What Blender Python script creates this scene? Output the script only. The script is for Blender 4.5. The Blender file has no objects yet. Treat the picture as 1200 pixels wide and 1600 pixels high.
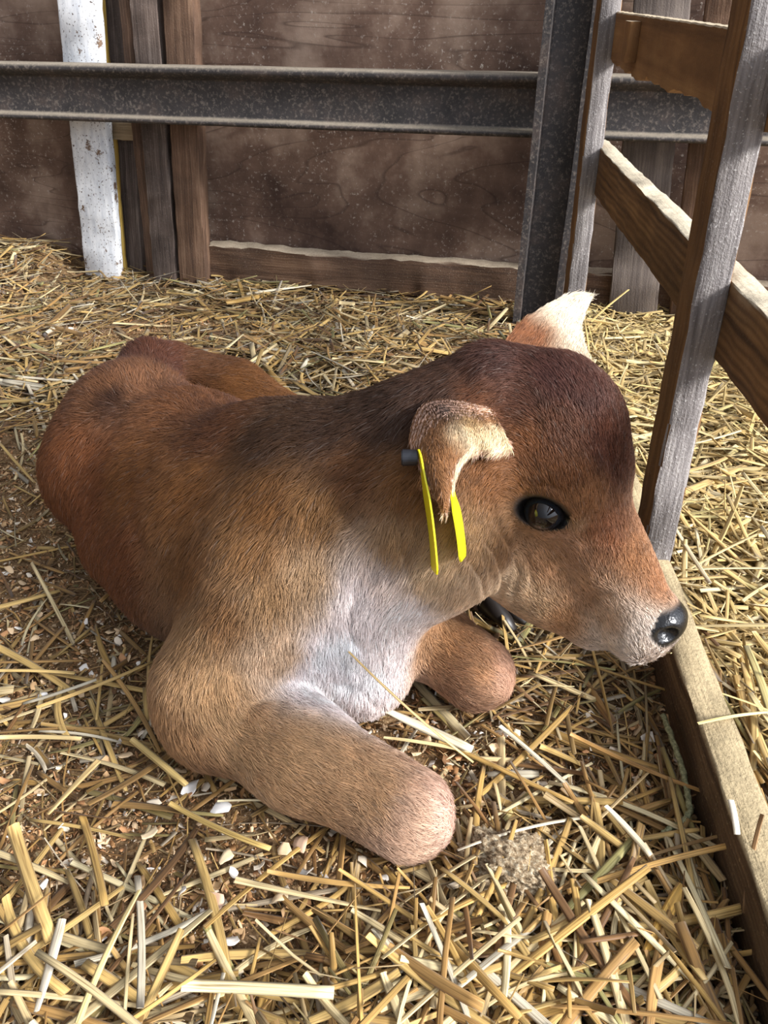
import bpy, bmesh, math, random
import numpy as np
import openvdb
from mathutils import Vector, Matrix

# ------------------------------------------------------------------ camera
F_PX = 1300.0
PITCH = math.radians(32.2)          # the phone looks down into the pen
CAM_H = 0.75
scene = bpy.context.scene
cam_data = bpy.data.cameras.new('camera')
cam_data.sensor_fit = 'VERTICAL'
cam_data.sensor_height = 36.0
cam_data.lens = 36.0 * F_PX / 1600.0
cam_data.clip_start = 0.02
cam_data.clip_end = 60
camera = bpy.data.objects.new('camera', cam_data)
scene.collection.objects.link(camera)
camera.location = (0, 0, CAM_H)
camera.rotation_euler = (math.pi / 2 - PITCH, 0, 0)
scene.camera = camera

# ------------------------------------------------------------------ exposure, sky, sun
scene.view_settings.view_transform = 'Standard'
scene.view_settings.look = 'None'
scene.view_settings.gamma = 1.0
scene.view_settings.use_curve_mapping = False
scene.view_settings.exposure = 0.08

world = bpy.data.worlds.new('daylight')
scene.world = world
world.use_nodes = True
wn = world.node_tree
wn.nodes.clear()
w_out = wn.nodes.new('ShaderNodeOutputWorld')
w_bg = wn.nodes.new('ShaderNodeBackground')
w_tc = wn.nodes.new('ShaderNodeTexCoord')
w_dot = wn.nodes.new('ShaderNodeVectorMath'); w_dot.operation = 'DOT_PRODUCT'
w_dir = Vector((0.82, -0.38, 0.50)).normalized()     # the open, daylit side of the barn
w_dot.inputs[1].default_value = w_dir
w_ramp = wn.nodes.new('ShaderNodeValToRGB')
w_ramp.color_ramp.elements[0].position = 0.0
w_ramp.color_ramp.elements[0].color = (0.17, 0.16, 0.155, 1)
w_ramp.color_ramp.elements[1].position = 1.0
w_ramp.color_ramp.elements[1].color = (2.2, 2.35, 2.7, 1)
for p_, c_ in ((0.45, (0.33, 0.33, 0.35, 1)), (0.70, (0.60, 0.62, 0.66, 1)), (0.85, (1.2, 1.27, 1.42, 1))):
    e = w_ramp.color_ramp.elements.new(p_); e.color = c_
w_map = wn.nodes.new('ShaderNodeMapRange')
w_map.inputs['From Min'].default_value = -1
w_map.inputs['From Max'].default_value = 1
wn.links.new(w_tc.outputs['Generated'], w_dot.inputs[0])
wn.links.new(w_dot.outputs['Value'], w_map.inputs['Value'])
wn.links.new(w_map.outputs['Result'], w_ramp.inputs['Fac'])
wn.links.new(w_ramp.outputs['Color'], w_bg.inputs['Color'])
w_bg.inputs['Strength'].default_value = 1.0
wn.links.new(w_bg.outputs[0], w_out.inputs[0])

sun_data = bpy.data.lights.new('daylight_opening', 'SUN')
sun_data.energy = 6.8
sun_data.angle = math.radians(14)
sun_data.color = (1.0, 0.98, 0.96)
sun = bpy.data.objects.new('daylight_opening', sun_data)
scene.collection.objects.link(sun)
SUN_FROM = Vector((0.82, -0.46, 0.52))
sun.rotation_euler = SUN_FROM.to_track_quat('Z', 'Y').to_euler()

# ------------------------------------------------------------------ helpers
C = scene.collection
RNG = np.random.default_rng(7)
CP, SP = math.cos(PITCH), math.sin(PITCH)

def U(px, py, z):
    """the point of the place at height z that stands at this pixel of the photograph"""
    v = (py - 800) / F_PX
    d = (CAM_H - z) / (SP + v * CP)
    return Vector(((px - 600) / F_PX * d, d * (CP - v * SP), z))

def UY(px, py, y):
    """the point at distance y along the ground that stands at this pixel"""
    v = (py - 800) / F_PX
    d = y / (CP - v * SP)
    return Vector(((px - 600) / F_PX * d, y, CAM_H - d * (SP + v * CP)))

def srgb(r, g, b):
    def f(c):
        c /= 255.0
        return c / 12.92 if c <= 0.04045 else ((c + 0.055) / 1.055) ** 2.4
    return (f(r), f(g), f(b))

def tag(o, label=None, cat=None, group=None, kind=None):
    if label: o['label'] = label
    if cat: o['category'] = cat
    if group: o['group'] = group
    if kind: o['kind'] = kind
    return o

def empty(name, loc=(0, 0, 0), rz=0.0):
    o = bpy.data.objects.new(name, None)
    o.empty_display_size = 0.05
    o.location = loc
    o.rotation_euler = (0, 0, rz)
    C.objects.link(o)
    return o

def link(name, me, mat=None, parent=None):
    o = bpy.data.objects.new(name, me)
    C.objects.link(o)
    if mat: me.materials.append(mat)
    if parent is not None: o.parent = parent
    return o

def np_mesh(name, verts, faces, smooth=True):
    """faces: (n,4) or (n,3) integer array"""
    me = bpy.data.meshes.new(name)
    verts = np.asarray(verts, np.float32); faces = np.asarray(faces, np.int32)
    n, k = faces.shape
    me.vertices.add(len(verts)); me.vertices.foreach_set('co', verts.ravel())
    me.loops.add(n * k); me.loops.foreach_set('vertex_index', faces.ravel())
    me.polygons.add(n)
    me.polygons.foreach_set('loop_start', np.arange(0, n * k, k, dtype=np.int32))
    me.polygons.foreach_set('loop_total', np.full(n, k, np.int32))
    me.polygons.foreach_set('use_smooth', np.full(n, smooth))
    me.update(calc_edges=True)
    return me

def set_color(me, cols, name='tint'):
    a = me.color_attributes.new(name, 'FLOAT_COLOR', 'POINT')
    c = np.ones((len(me.vertices), 4), np.float32); c[:, :3] = cols
    a.data.foreach_set('color', c.ravel())

def fbm(p, scale, seed=0, octaves=3):
    """cheap smooth value noise on (n,3) points, about -1..1"""
    p = np.asarray(p, np.float64) * scale + seed * 17.13
    out = np.zeros(len(p)); amp = 1.0; tot = 0
    for _ in range(octaves):
        i = np.floor(p).astype(np.int64); f = p - i; f = f * f * (3 - 2 * f)
        r = np.zeros(len(p))
        for dx in (0, 1):
            for dy in (0, 1):
                for dz in (0, 1):
                    h = ((i[:, 0] + dx) * 374761393 + (i[:, 1] + dy) * 668265263 + (i[:, 2] + dz) * 2147483647 + seed * 1013) & 0xffffffff
                    h = ((h ^ (h >> 13)) * 1274126177) & 0xffffffff
                    h = (h ^ (h >> 16)) & 0xffff
                    w = (f[:, 0] if dx else 1 - f[:, 0]) * (f[:, 1] if dy else 1 - f[:, 1]) * (f[:, 2] if dz else 1 - f[:, 2])
                    r += w * (h / 32767.5 - 1)
        out += amp * r; tot += amp; amp *= 0.5; p = p * 2.03 + 5.1
    return out / tot
# ------------------------------------------------------------------ materials of the barn
def ramp(nt, stops):
    r = nt.nodes.new('ShaderNodeValToRGB'); el_ = r.color_ramp.elements
    el_[0].position, el_[0].color = stops[0][0], (*stops[0][1], 1)
    el_[1].position, el_[1].color = stops[-1][0], (*stops[-1][1], 1)
    for p, c in stops[1:-1]:
        e = el_.new(p); e.color = (*c, 1)
    return r
def base_mat(name, rough=.8, spec=.25):
    m = bpy.data.materials.new(name); m.use_nodes = True
    nt = m.node_tree; b = nt.nodes['Principled BSDF']
    b.inputs['Roughness'].default_value = rough; b.inputs['Specular IOR Level'].default_value = spec
    return m, nt, b
def noise(nt, vec, scale, detail=4, rough=.6, dist=0):
    n = nt.nodes.new('ShaderNodeTexNoise'); n.inputs['Scale'].default_value = scale
    n.inputs['Detail'].default_value = detail; n.inputs['Roughness'].default_value = rough; n.inputs['Distortion'].default_value = dist
    nt.links.new(vec, n.inputs['Vector']); return n
def mix(nt, fac, a, b):
    m = nt.nodes.new('ShaderNodeMix'); m.data_type = 'RGBA'
    for s, v in ((m.inputs['Factor'], fac), (m.inputs[6], a), (m.inputs[7], b)):
        if isinstance(v, (tuple, float, int)): s.default_value = (*v, 1) if isinstance(v, tuple) else v
        else: nt.links.new(v, s)
    return m.outputs[2]
def objcoord(nt, scale=(1, 1, 1)):
    tc = nt.nodes.new('ShaderNodeTexCoord'); oi = nt.nodes.new('ShaderNodeObjectInfo')
    mu = nt.nodes.new('ShaderNodeMath'); mu.operation = 'MULTIPLY'; mu.inputs[1].default_value = 37.0
    nt.links.new(oi.outputs['Random'], mu.inputs[0])
    ad = nt.nodes.new('ShaderNodeVectorMath'); ad.operation = 'ADD'
    nt.links.new(tc.outputs['Object'], ad.inputs[0]); nt.links.new(mu.outputs[0], ad.inputs[1])
    mp = nt.nodes.new('ShaderNodeMapping'); mp.inputs['Scale'].default_value = scale
    nt.links.new(ad.outputs[0], mp.inputs['Vector'])
    return mp.outputs[0], ad.outputs[0]
def dust(nt, col, dust_col, amount=.8, lo=.35):
    """dust that has settled on faces turned up"""
    g = nt.nodes.new('ShaderNodeNewGeometry'); sx = nt.nodes.new('ShaderNodeSeparateXYZ')
    nt.links.new(g.outputs['Normal'], sx.inputs[0])
    mr = nt.nodes.new('ShaderNodeMapRange'); mr.inputs['From Min'].default_value = lo; mr.inputs['From Max'].default_value = .95
    mr.inputs['To Max'].default_value = amount
    nt.links.new(sx.outputs['Z'], mr.inputs['Value'])
    _, raw = objcoord(nt); n_ = noise(nt, raw, 34, 6, .75); n_2 = noise(nt, raw, 210, 4, .7)
    r_ = ramp(nt, [(.30, tuple(c * .42 for c in dust_col)), (.48, tuple(c * .8 for c in dust_col)), (.62, dust_col)]); nt.links.new(n_.outputs['Fac'], r_.inputs['Fac'])
    r_2 = ramp(nt, [(.36, tuple(c * .5 for c in dust_col)), (.5, dust_col), (.7, tuple(min(1, c * 1.25) for c in dust_col))]); nt.links.new(n_2.outputs['Fac'], r_2.inputs['Fac'])
    return mix(nt, mr.outputs['Result'], col, mix(nt, .45, r_.outputs['Color'], r_2.outputs['Color']))
def wood(name, dark, mid, light, grain=60, speck=.35, speck_col=srgb(200, 185, 165), bump=.5, rings=False, dusty=None, rough=.75):
    m, nt, b = base_mat(name, rough, .3)
    v, raw = objcoord(nt, (.06, 1, 1))
    n1 = noise(nt, v, grain, 6, .65, .6)
    n2 = noise(nt, raw, 5, 4, .6)
    n3 = noise(nt, v, grain * 3.5, 3, .6)
    w = nt.nodes.new('ShaderNodeTexWave'); w.wave_type = 'BANDS'; w.bands_direction = 'Y'
    w.inputs['Scale'].default_value = 26 if rings else 40; w.inputs['Distortion'].default_value = 5.5; w.inputs['Detail'].default_value = 2
    w.inputs['Detail Scale'].default_value = 1.2
    v2, _ = objcoord(nt, (.22, 1, .5)); nt.links.new(v2, w.inputs['Vector'])
    r = ramp(nt, [(0.25, dark), (0.5, mid), (0.78, light)])
    f = nt.nodes.new('ShaderNodeMath'); f.operation = 'MULTIPLY_ADD'; f.inputs[1].default_value = .16 if rings else .07
    nt.links.new(w.outputs['Fac'], f.inputs[0]); 
    f2 = nt.nodes.new('ShaderNodeMath'); f2.operation = 'MULTIPLY_ADD'; f2.inputs[1].default_value = .95; f2.inputs[2].default_value = -.10 if rings else .0
    nt.links.new(n1.outputs['Fac'], f2.inputs[0]); nt.links.new(f2.outputs[0], f.inputs[2])
    nt.links.new(f.outputs[0], r.inputs['Fac'])
    # grime in broad patches
    r2 = ramp(nt, [(.42, (0, 0, 0)), (.66, (1, 1, 1))]); nt.links.new(n2.outputs['Fac'], r2.inputs['Fac'])
    col = mix(nt, r2.outputs['Color'], r.outputs['Color'], dark)
    mm = nt.nodes.new('ShaderNodeMath'); mm.operation = 'MULTIPLY'; mm.inputs[1].default_value = .55
    nt.links.new(r2.outputs['Color'], mm.inputs[0])
    col = mix(nt, mm.outputs[0], r.outputs['Color'], dark)
    # scuffs and specks
    n4 = noise(nt, raw, 260, 3, .7); r4 = ramp(nt, [(.60, (0, 0, 0)), (.70, (1, 1, 1))]); nt.links.new(n4.outputs['Fac'], r4.inputs['Fac'])
    m4 = nt.nodes.new('ShaderNodeMath'); m4.operation = 'MULTIPLY'; m4.inputs[1].default_value = speck; nt.links.new(r4.outputs['Color'], m4.inputs[0])
    col = mix(nt, m4.outputs[0], col, speck_col)
    if dusty: col = dust(nt, col, dusty)
    nt.links.new(col, b.inputs['Base Color'])
    bu = nt.nodes.new('ShaderNodeBump'); bu.inputs['Strength'].default_value = bump; bu.inputs['Distance'].default_value = .002
    ad = nt.nodes.new('ShaderNodeMath'); ad.operation = 'ADD'; nt.links.new(n3.outputs['Fac'], ad.inputs[0]); nt.links.new(n4.outputs['Fac'], ad.inputs[1])
    nt.links.new(ad.outputs[0], bu.inputs['Height']); nt.links.new(bu.outputs['Normal'], b.inputs['Normal'])
    return m
M = {}
M['post'] = wood('worn_fence_post_wood', srgb(74, 68, 66), srgb(132, 126, 124), srgb(182, 176, 172), 70, .6, srgb(225, 222, 218), .9)
M['post_side'] = wood('brown_fence_post_wood', srgb(60, 42, 26), srgb(112, 80, 48), srgb(150, 112, 70), 70, .15)
M['rail'] = wood('rail_wood', srgb(72, 50, 30), srgb(122, 90, 56), srgb(162, 126, 82), 45, .12, srgb(210, 190, 150), .5, True, srgb(228, 216, 190))
M['board'] = wood('top_board_wood', srgb(92, 64, 38), srgb(140, 102, 64), srgb(176, 136, 88), 22, .18, srgb(200, 170, 120), .4, False, srgb(214, 200, 172))
M['sill'] = wood('sill_wood', srgb(52, 38, 26), srgb(96, 74, 52), srgb(140, 114, 82), 40, .3, srgb(190, 170, 130), .7, False, srgb(206, 186, 146))
M['stud'] = wood('barn_stud_wood', srgb(50, 43, 40), srgb(98, 84, 76), srgb(144, 130, 120), 60, .25, srgb(170, 160, 155), .5, False, srgb(150, 135, 118))
M['stud_brown'] = wood('brown_stud_wood', srgb(58, 44, 36), srgb(110, 84, 66), srgb(156, 126, 102), 60, .2, srgb(170, 155, 140), .5)
M['boardgrey'] = wood('grey_board_wood', srgb(60, 52, 48), srgb(98, 88, 82), srgb(134, 122, 112), 55, .15, srgb(170, 160, 150), .5)
M['mossy'] = wood('mossy_strip_wood', srgb(96, 90, 44), srgb(140, 132, 70), srgb(172, 160, 92), 60, .1, srgb(200, 190, 120), .4)
M['yellow'] = wood('yellow_gap_light', srgb(150, 118, 48), srgb(196, 160, 76), srgb(226, 196, 110), 60, .2, srgb(230, 215, 160), .4)  # daylight showing through a wall gap, put into a yellow colour

M['rail_plain'] = wood('pale_wood', srgb(96, 80, 60), srgb(146, 126, 98), srgb(182, 162, 130), 45, .2, srgb(200, 190, 170), .5)
M['kick'] = wood('dusty_kick_wood', srgb(58, 44, 36), srgb(108, 82, 64), srgb(150, 120, 96), 50, .35, srgb(190, 175, 155), .6, False, srgb(196, 180, 156))
# white flaking paint
m, nt, b = base_mat('flaking_white_paint', .6, .35)
v, raw = objcoord(nt, (.25, 1, 1))
n = noise(nt, raw, 16, 8, .72); r = ramp(nt, [(.60, (0, 0, 0)), (.63, (1, 1, 1))]); nt.links.new(n.outputs['Fac'], r.inputs['Fac'])
n2 = noise(nt, v, 60, 4, .6); r2 = ramp(nt, [(.3, srgb(200, 204, 210)), (.6, srgb(236, 238, 240))]); nt.links.new(n2.outputs['Fac'], r2.inputs['Fac'])
n3 = noise(nt, raw, 150, 3, .6); r3 = ramp(nt, [(.60, (0, 0, 0)), (.66, (1, 1, 1))]); nt.links.new(n3.outputs['Fac'], r3.inputs['Fac'])
c = mix(nt, r.outputs['Color'], r2.outputs['Color'], srgb(120, 98, 80)); c = mix(nt, r3.outputs['Color'], c, srgb(86, 72, 64))
nt.links.new(c, b.inputs['Base Color'])
bu = nt.nodes.new('ShaderNodeBump'); bu.inputs['Strength'].default_value = .4; bu.inputs['Distance'].default_value = .002
nt.links.new(r.outputs['Color'], bu.inputs['Height']); nt.links.new(bu.outputs['Normal'], b.inputs['Normal']); bu.invert = True
M['white'] = m

# dark, rusty, dusty steel
m, nt, b = base_mat('rusty_steel', .62, .5)
v, raw = objcoord(nt, (1, 1, 1))
n = noise(nt, raw, 9, 6, .7); r = ramp(nt, [(.3, srgb(34, 32, 33)), (.5, srgb(54, 50, 50)), (.68, srgb(80, 68, 62))]); nt.links.new(n.outputs['Fac'], r.inputs['Fac'])
n2 = noise(nt, raw, 120, 4, .7); r2 = ramp(nt, [(.52, (0, 0, 0)), (.66, (1, 1, 1))]); nt.links.new(n2.outputs['Fac'], r2.inputs['Fac'])
mm = nt.nodes.new('ShaderNodeMath'); mm.operation = 'MULTIPLY'; mm.inputs[1].default_value = .4; nt.links.new(r2.outputs['Color'], mm.inputs[0])
c = mix(nt, mm.outputs[0], r.outputs['Color'], srgb(150, 138, 126)); c = dust(nt, c, srgb(168, 156, 138), .75, .25)
nt.links.new(c, b.inputs['Base Color'])
bu = nt.nodes.new('ShaderNodeBump'); bu.inputs['Strength'].default_value = .5; bu.inputs['Distance'].default_value = .002
nt.links.new(n2.outputs['Fac'], bu.inputs['Height']); nt.links.new(bu.outputs['Normal'], b.inputs['Normal'])
M['steel'] = m

# stained plywood of the wall
m, nt, b = base_mat('stained_plywood', .7, .3)
tc = nt.nodes.new('ShaderNodeTexCoord')
mp = nt.nodes.new('ShaderNodeMapping'); mp.inputs['Scale'].default_value = (.22, 1, 1.3); nt.links.new(tc.outputs['Object'], mp.inputs['Vector'])
n0 = noise(nt, mp.outputs[0], 2.6, 3, .5, .8)
w = nt.nodes.new('ShaderNodeMath'); w.operation = 'MULTIPLY'; w.inputs[1].default_value = 17; nt.links.new(n0.outputs['Fac'], w.inputs[0])
fr = nt.nodes.new('ShaderNodeMath'); fr.operation = 'FRACT'; nt.links.new(w.outputs[0], fr.inputs[0])
rl = ramp(nt, [(0, (0, 0, 0)), (.86, (.15, .15, .15)), (.95, (1, 1, 1)), (1, (0, 0, 0))]); nt.links.new(fr.outputs[0], rl.inputs['Fac'])
n1 = noise(nt, tc.outputs['Object'], 3.2, 5, .6); r1 = ramp(nt, [(.36, srgb(66, 48, 40)), (.5, srgb(116, 92, 78)), (.62, srgb(168, 144, 126))]); nt.links.new(n1.outputs['Fac'], r1.inputs['Fac'])
mm = nt.nodes.new('ShaderNodeMath'); mm.operation = 'MULTIPLY'; mm.inputs[1].default_value = .55; nt.links.new(rl.outputs['Color'], mm.inputs[0])
c = mix(nt, mm.outputs[0], r1.outputs['Color'], srgb(50, 34, 28))
n2 = noise(nt, mp.outputs[0], 60, 4, .6); 
mx = nt.nodes.new('ShaderNodeMath'); mx.operation = 'MULTIPLY'; mx.inputs[1].default_value = .35; nt.links.new(n2.outputs['Fac'], mx.inputs[0])
c = mix(nt, mx.outputs[0], c, srgb(58, 42, 34))
# dust and splashes, thicker low down
n3 = noise(nt, tc.outputs['Object'], 90, 4, .75); r3 = ramp(nt, [(.57, (0, 0, 0)), (.64, (1, 1, 1))]); nt.links.new(n3.outputs['Fac'], r3.inputs['Fac'])
n5 = noise(nt, tc.outputs['Object'], 4.5, 3, .6); r5 = ramp(nt, [(.42, (.10, .10, .10)), (.65, (.9, .9, .9))]); nt.links.new(n5.outputs['Fac'], r5.inputs['Fac'])
m5 = nt.nodes.new('ShaderNodeMath'); m5.operation = 'MULTIPLY'; nt.links.new(r3.outputs['Color'], m5.inputs[0]); nt.links.new(r5.outputs['Color'], m5.inputs[1])
c = mix(nt, m5.outputs[0], c, srgb(190, 178, 166))
nt.links.new(c, b.inputs['Base Color'])
bu = nt.nodes.new('ShaderNodeBump'); bu.inputs['Strength'].default_value = .35; bu.inputs['Distance'].default_value = .002
nt.links.new(n3.outputs['Fac'], bu.inputs['Height']); nt.links.new(bu.outputs['Normal'], b.inputs['Normal'])
M['ply'] = m

# ------------------------------------------------------------------ timber and steel sections
def loft(name, prof, L, mat, parent=None, rings=28, wob=.0008, seed=0, caps=True, zcut=None):
    """profile (y, z) points swept along local X from 0 to L"""
    rng = random.Random(seed); k = len(prof)
    bm = bmesh.new(); R_ = []
    for i in range(rings + 1):
        x = L * i / rings
        wy = sum(math.sin(x * f + p) for f, p in ((4, seed), (11, seed * 2.1))) * wob * .5
        ring = []
        for (y, z) in prof:
            ring.append(bm.verts.new((x, y + wy + rng.uniform(-wob, wob), z + rng.uniform(-wob, wob))))
        R_.append(ring)
    for a, c in zip(R_[:-1], R_[1:]):
        for i in range(k): bm.faces.new((a[i], a[(i + 1) % k], c[(i + 1) % k], c[i]))
    if caps: bm.faces.new(R_[0]); bm.faces.new(R_[-1])
    bmesh.ops.recalc_face_normals(bm, faces=bm.faces)
    for e_ in bm.edges: e_.smooth = e_.calc_face_angle(0) < .9
    for f_ in bm.faces: f_.smooth = True
    me = bpy.data.meshes.new(name); bm.to_mesh(me); bm.free()
    return link(name, me, mat, parent)
def rrect(w, t, r=.003):
    """rounded rectangle w wide (y) and t thick (z), centred"""
    out = []
    for cx, cy, a0 in ((w / 2 - r, t / 2 - r, 0), (-w / 2 + r, t / 2 - r, 90), (-w / 2 + r, -t / 2 + r, 180), (w / 2 - r, -t / 2 + r, 270)):
        for a in (0, 45, 90):
            an = math.radians(a0 + a); out.append((cx + r * math.cos(an), cy + r * math.sin(an)))
    return out
def place(o, p0, p1, face):
    """local X along p0 -> p1, local Z turned towards the vector face"""
    X = (Vector(p1) - Vector(p0)).normalized(); Z = Vector(face); Z = (Z - X * Z.dot(X)).normalized(); Y = Z.cross(X)
    Mx = Matrix((X, Y, Z)).transposed().to_4x4(); Mx.translation = Vector(p0)
    if o.parent is not None: o.matrix_parent_inverse = parent_inv(o.parent)
    o.matrix_basis = Mx
def parent_inv(p):
    return (Matrix.Translation(p.location) @ p.rotation_euler.to_matrix().to_4x4()).inverted()
_seed = [0]
def timber(name, p0, p1, w, t, face, mat, parent=None, r=.003, wob=.0008):
    _seed[0] += 1
    L = (Vector(p1) - Vector(p0)).length
    o = loft(name, rrect(w, t, r), L, mat, parent, max(8, int(L / .03)), wob, _seed[0])
    place(o, p0, p1, face); return o

# ------------------------------------------------------------------ the setting: back wall
WANG = math.radians(14)
WD = Vector((math.cos(WANG), -math.sin(WANG), 0)); WN = Vector((-math.sin(WANG), -math.cos(WANG), 0))   # along the wall; towards the pen
W0 = Vector((0, 2.60, 0))
def W(px, py, off=0.0):
    v = (py - 800) / F_PX
    d = Vector(((px - 600) / F_PX, CP - v * SP, -(SP + v * CP)))
    q = W0 + WN * off - Vector((0, 0, CAM_H))
    return Vector((0, 0, CAM_H)) + d * (q.dot(WN) / d.dot(WN))
def wall_quad(name, s0, s1, z0, z1, t, mat):
    bm = bmesh.new(); bmesh.ops.create_cube(bm, size=1)
    for v in bm.verts: v.co = Vector((s0 + (v.co.x + .5) * (s1 - s0), -t * (v.co.y + .5) + 0 if False else (v.co.y + .5) * t, z0 + (v.co.z + .5) * (z1 - z0)))
    me = bpy.data.meshes.new(name); bm.to_mesh(me); bm.free()
    o = link(name, me, mat)
    o.matrix_basis = Matrix((WD, -WN, Vector((0, 0, 1)))).transposed().to_4x4(); o.location = W0
    return o
wall = wall_quad('wall_back', -4.2, 3.0, -.1, 1.9, .05, M['ply']); tag(wall, kind='structure')

def up(p, z):      # carry a leaning timber on upwards: p0 low, p1 higher
    return p[0] + (p[1] - p[0]) * ((z - p[0].z) / (p[1].z - p[0].z))
def wall_timber(name, bot, top, w, t, off, mat, z1=1.25, z0=None):
    a = W(*bot, off); b_ = W(*top, off); L = (a, b_)
    p0 = up(L, z0) if z0 is not None else up(L, max(a.z, -.02) - .03); p1 = up(L, z1)
    return timber(name, p0, p1, w, t, WN, mat, None, .004, .0015)

o = wall_timber('plank', (164, 428), (124, 0), .122, .035, .10, M['white'])
tag(o, 'plank with flaking white paint standing against the barn wall behind the steel beam', 'plank')
o = wall_timber('board', (210, 415), (180, 0), .072, .03, .018, M['stud'])
tag(o, 'dark olive wall board deeply recessed just right of the white painted plank', 'board')
o = wall_timber('batten', (193, 415), (158, 0), .018, .02, .062, M['yellow'])  # added strip, coloured as the daylight in the gap, not a real batten
tag(o, 'thin yellow strip standing for daylight in the gap right of the white painted plank', 'batten')
o = wall_timber('strip', (240, 425), (198, 0), .036, .03, .062, M['stud_brown'])
tag(o, 'narrow red-brown wooden strip along the left edge of the grey wall stud', 'strip')
c0 = W(178, 203, .062); c1 = W(216, 205, .062)
o = timber('block', c0, c1, .05, .026, WN, M['rail_plain'], None, .003, .0008)
tag(o, 'small pale wooden block just under the steel beam beside the white plank', 'block')
o = wall_timber('barn_stud', (264, 428), (231, 0), .080, .055, .085, M['stud'])
tag(o, 'grey upright wall stud in the middle of the timbers behind the beam', 'stud')
o = wall_timber('batten', (285, 430), (252, 0), .020, .02, .018, M['mossy'])
tag(o, 'thin mossy green batten squeezed between the two upright wall studs', 'batten')
o = wall_timber('barn_stud', (306, 434), (283, 0), .090, .05, .090, M['stud_brown'])
tag(o, 'brown upright wall stud beside the large plywood wall, rightmost of the timber cluster', 'stud')
# low kerb board along the foot of the plywood
a = W(331, 420, .045); b_ = W(960, 478, .045)
a.z = .010; b_.z = .0
o = timber('kick_board', a, b_ + WD * .9, .11, .066, WN, M['kick'], None, .006, .0035)
tag(o, 'low rough kick board along the foot of the plywood barn wall', 'board')
# two grey boards behind the fence
for (bx, tx, wd, mt, lb) in ((989, 1034, .130, 'boardgrey', 'grey upright board standing behind the fence, left one of the pair'),
                             (1069, 1130, .078, 'stud_brown', 'narrow brown upright board behind the fence, right one of the pair')):
    o = wall_timber('upright_board', (bx, 478), (tx, 5), wd, .03, .108, M[mt], 1.2, -.03)
    tag(o, lb, 'board', None)
# steel beam along the wall
def ibeam():
    pts = []
    def arc(cx, cy, r, a0, a1, n=4):
        for i in range(n + 1):
            an = math.radians(a0 + (a1 - a0) * i / n); pts.append((cx + r * math.cos(an), cy + r * math.sin(an)))
    arc(.026, .061, .012, 60, -60); arc(.012, .034, .006, 90, 180, 3)        # thick rounded top flange, then down the web
    arc(.012, -.050, .006, 180, 270, 3); arc(.020, -.065, .008, 70, -80)
    arc(-.020, -.065, .008, 260, 110); arc(-.012, -.050, .006, -90, 0, 3); arc(-.012, .034, .006, 0, 90, 3); arc(-.026, .061, .012, 240, 120)
    return pts
a = W(0, 140, .19); a.z = .502
p0 = a - WD * 2.2; p1 = a + WD * 3.0
o = loft('steel_beam', ibeam(), (p1 - p0).length, M['steel'], None, 60, .0006, 3)
place(o, p0, p1, (0, 0, 1))
tag(o, 'dark rusty horizontal steel beam with a dusty top flange along the barn wall', 'beam')
# steel column standing in front of the beam
cx = Vector((.432, 2.225, 0))
prof = [(-.062, .034), (-.044, .034), (-.042, -.004), (-.036, -.010), (.036, -.010), (.042, -.004), (.044, .034), (.062, .034), (.062, -.026), (-.062, -.026)]
o = loft('steel_column', prof, 1.35, M['steel'], None, 40, .0006, 9)
place(o, cx + Vector((-.012, 0, -.05)), cx + Vector((.012, 0, 1.3)), (-.25, -1, 0))
tag(o, 'upright dark steel channel column standing in front of the horizontal beam', 'column')

# ------------------------------------------------------------------ the pen fence
FA = math.radians(3.4)
FS = Vector((math.sin(FA), math.cos(FA), 0)); FT = Vector((math.cos(FA), -math.sin(FA), 0))
F0 = Vector((.398, .986, 0)) - FS * .986 / math.cos(FA)
def Fp(s, t, z): return F0 + FS * s + FT * t + Vector((0, 0, z))
def side_faces(o):
    o.data.materials.append(M['post_side'])
    for f_ in o.data.polygons:
        if abs(f_.normal.y) > .8: f_.material_index = 1
fence = empty('wooden_fence', Fp(1.0, -.02, 0))
tag(fence, 'wooden pen fence of worn posts and rails on a ground sill beside the calf', 'fence')
bpy.context.view_layer.update()
S1, S2 = .972, 1.90
o = timber('fence_post', Fp(S1 - .004, -.019, .076), Fp(S1 + .012, -.019, 1.25), .040, .062, -FS, M['post'], fence, .0035, .0012)
o['label'] = 'near post, grey and scuffed on its front face'; side_faces(o)
o = timber('fence_post', Fp(S2, -.012, .0), Fp(S2 + .03, -.012, 1.2), .040, .062, -FS, M['post'], fence, .0035, .0012); side_faces(o)
# middle rail: its broad face looks into the pen
o = timber('fence_rail', Fp(.15, .0175, .418), Fp(S2 + .10, .0175, .421), .092, .034, -FT, M['rail'], fence, .0025, .0012)
# sill on the ground
o = timber('ground_sill', Fp(.10, -.019, .030), Fp(S2 - .06, -.019, .034), .100, .040, -FT, M['sill'], fence, .004, .0012)
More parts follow.
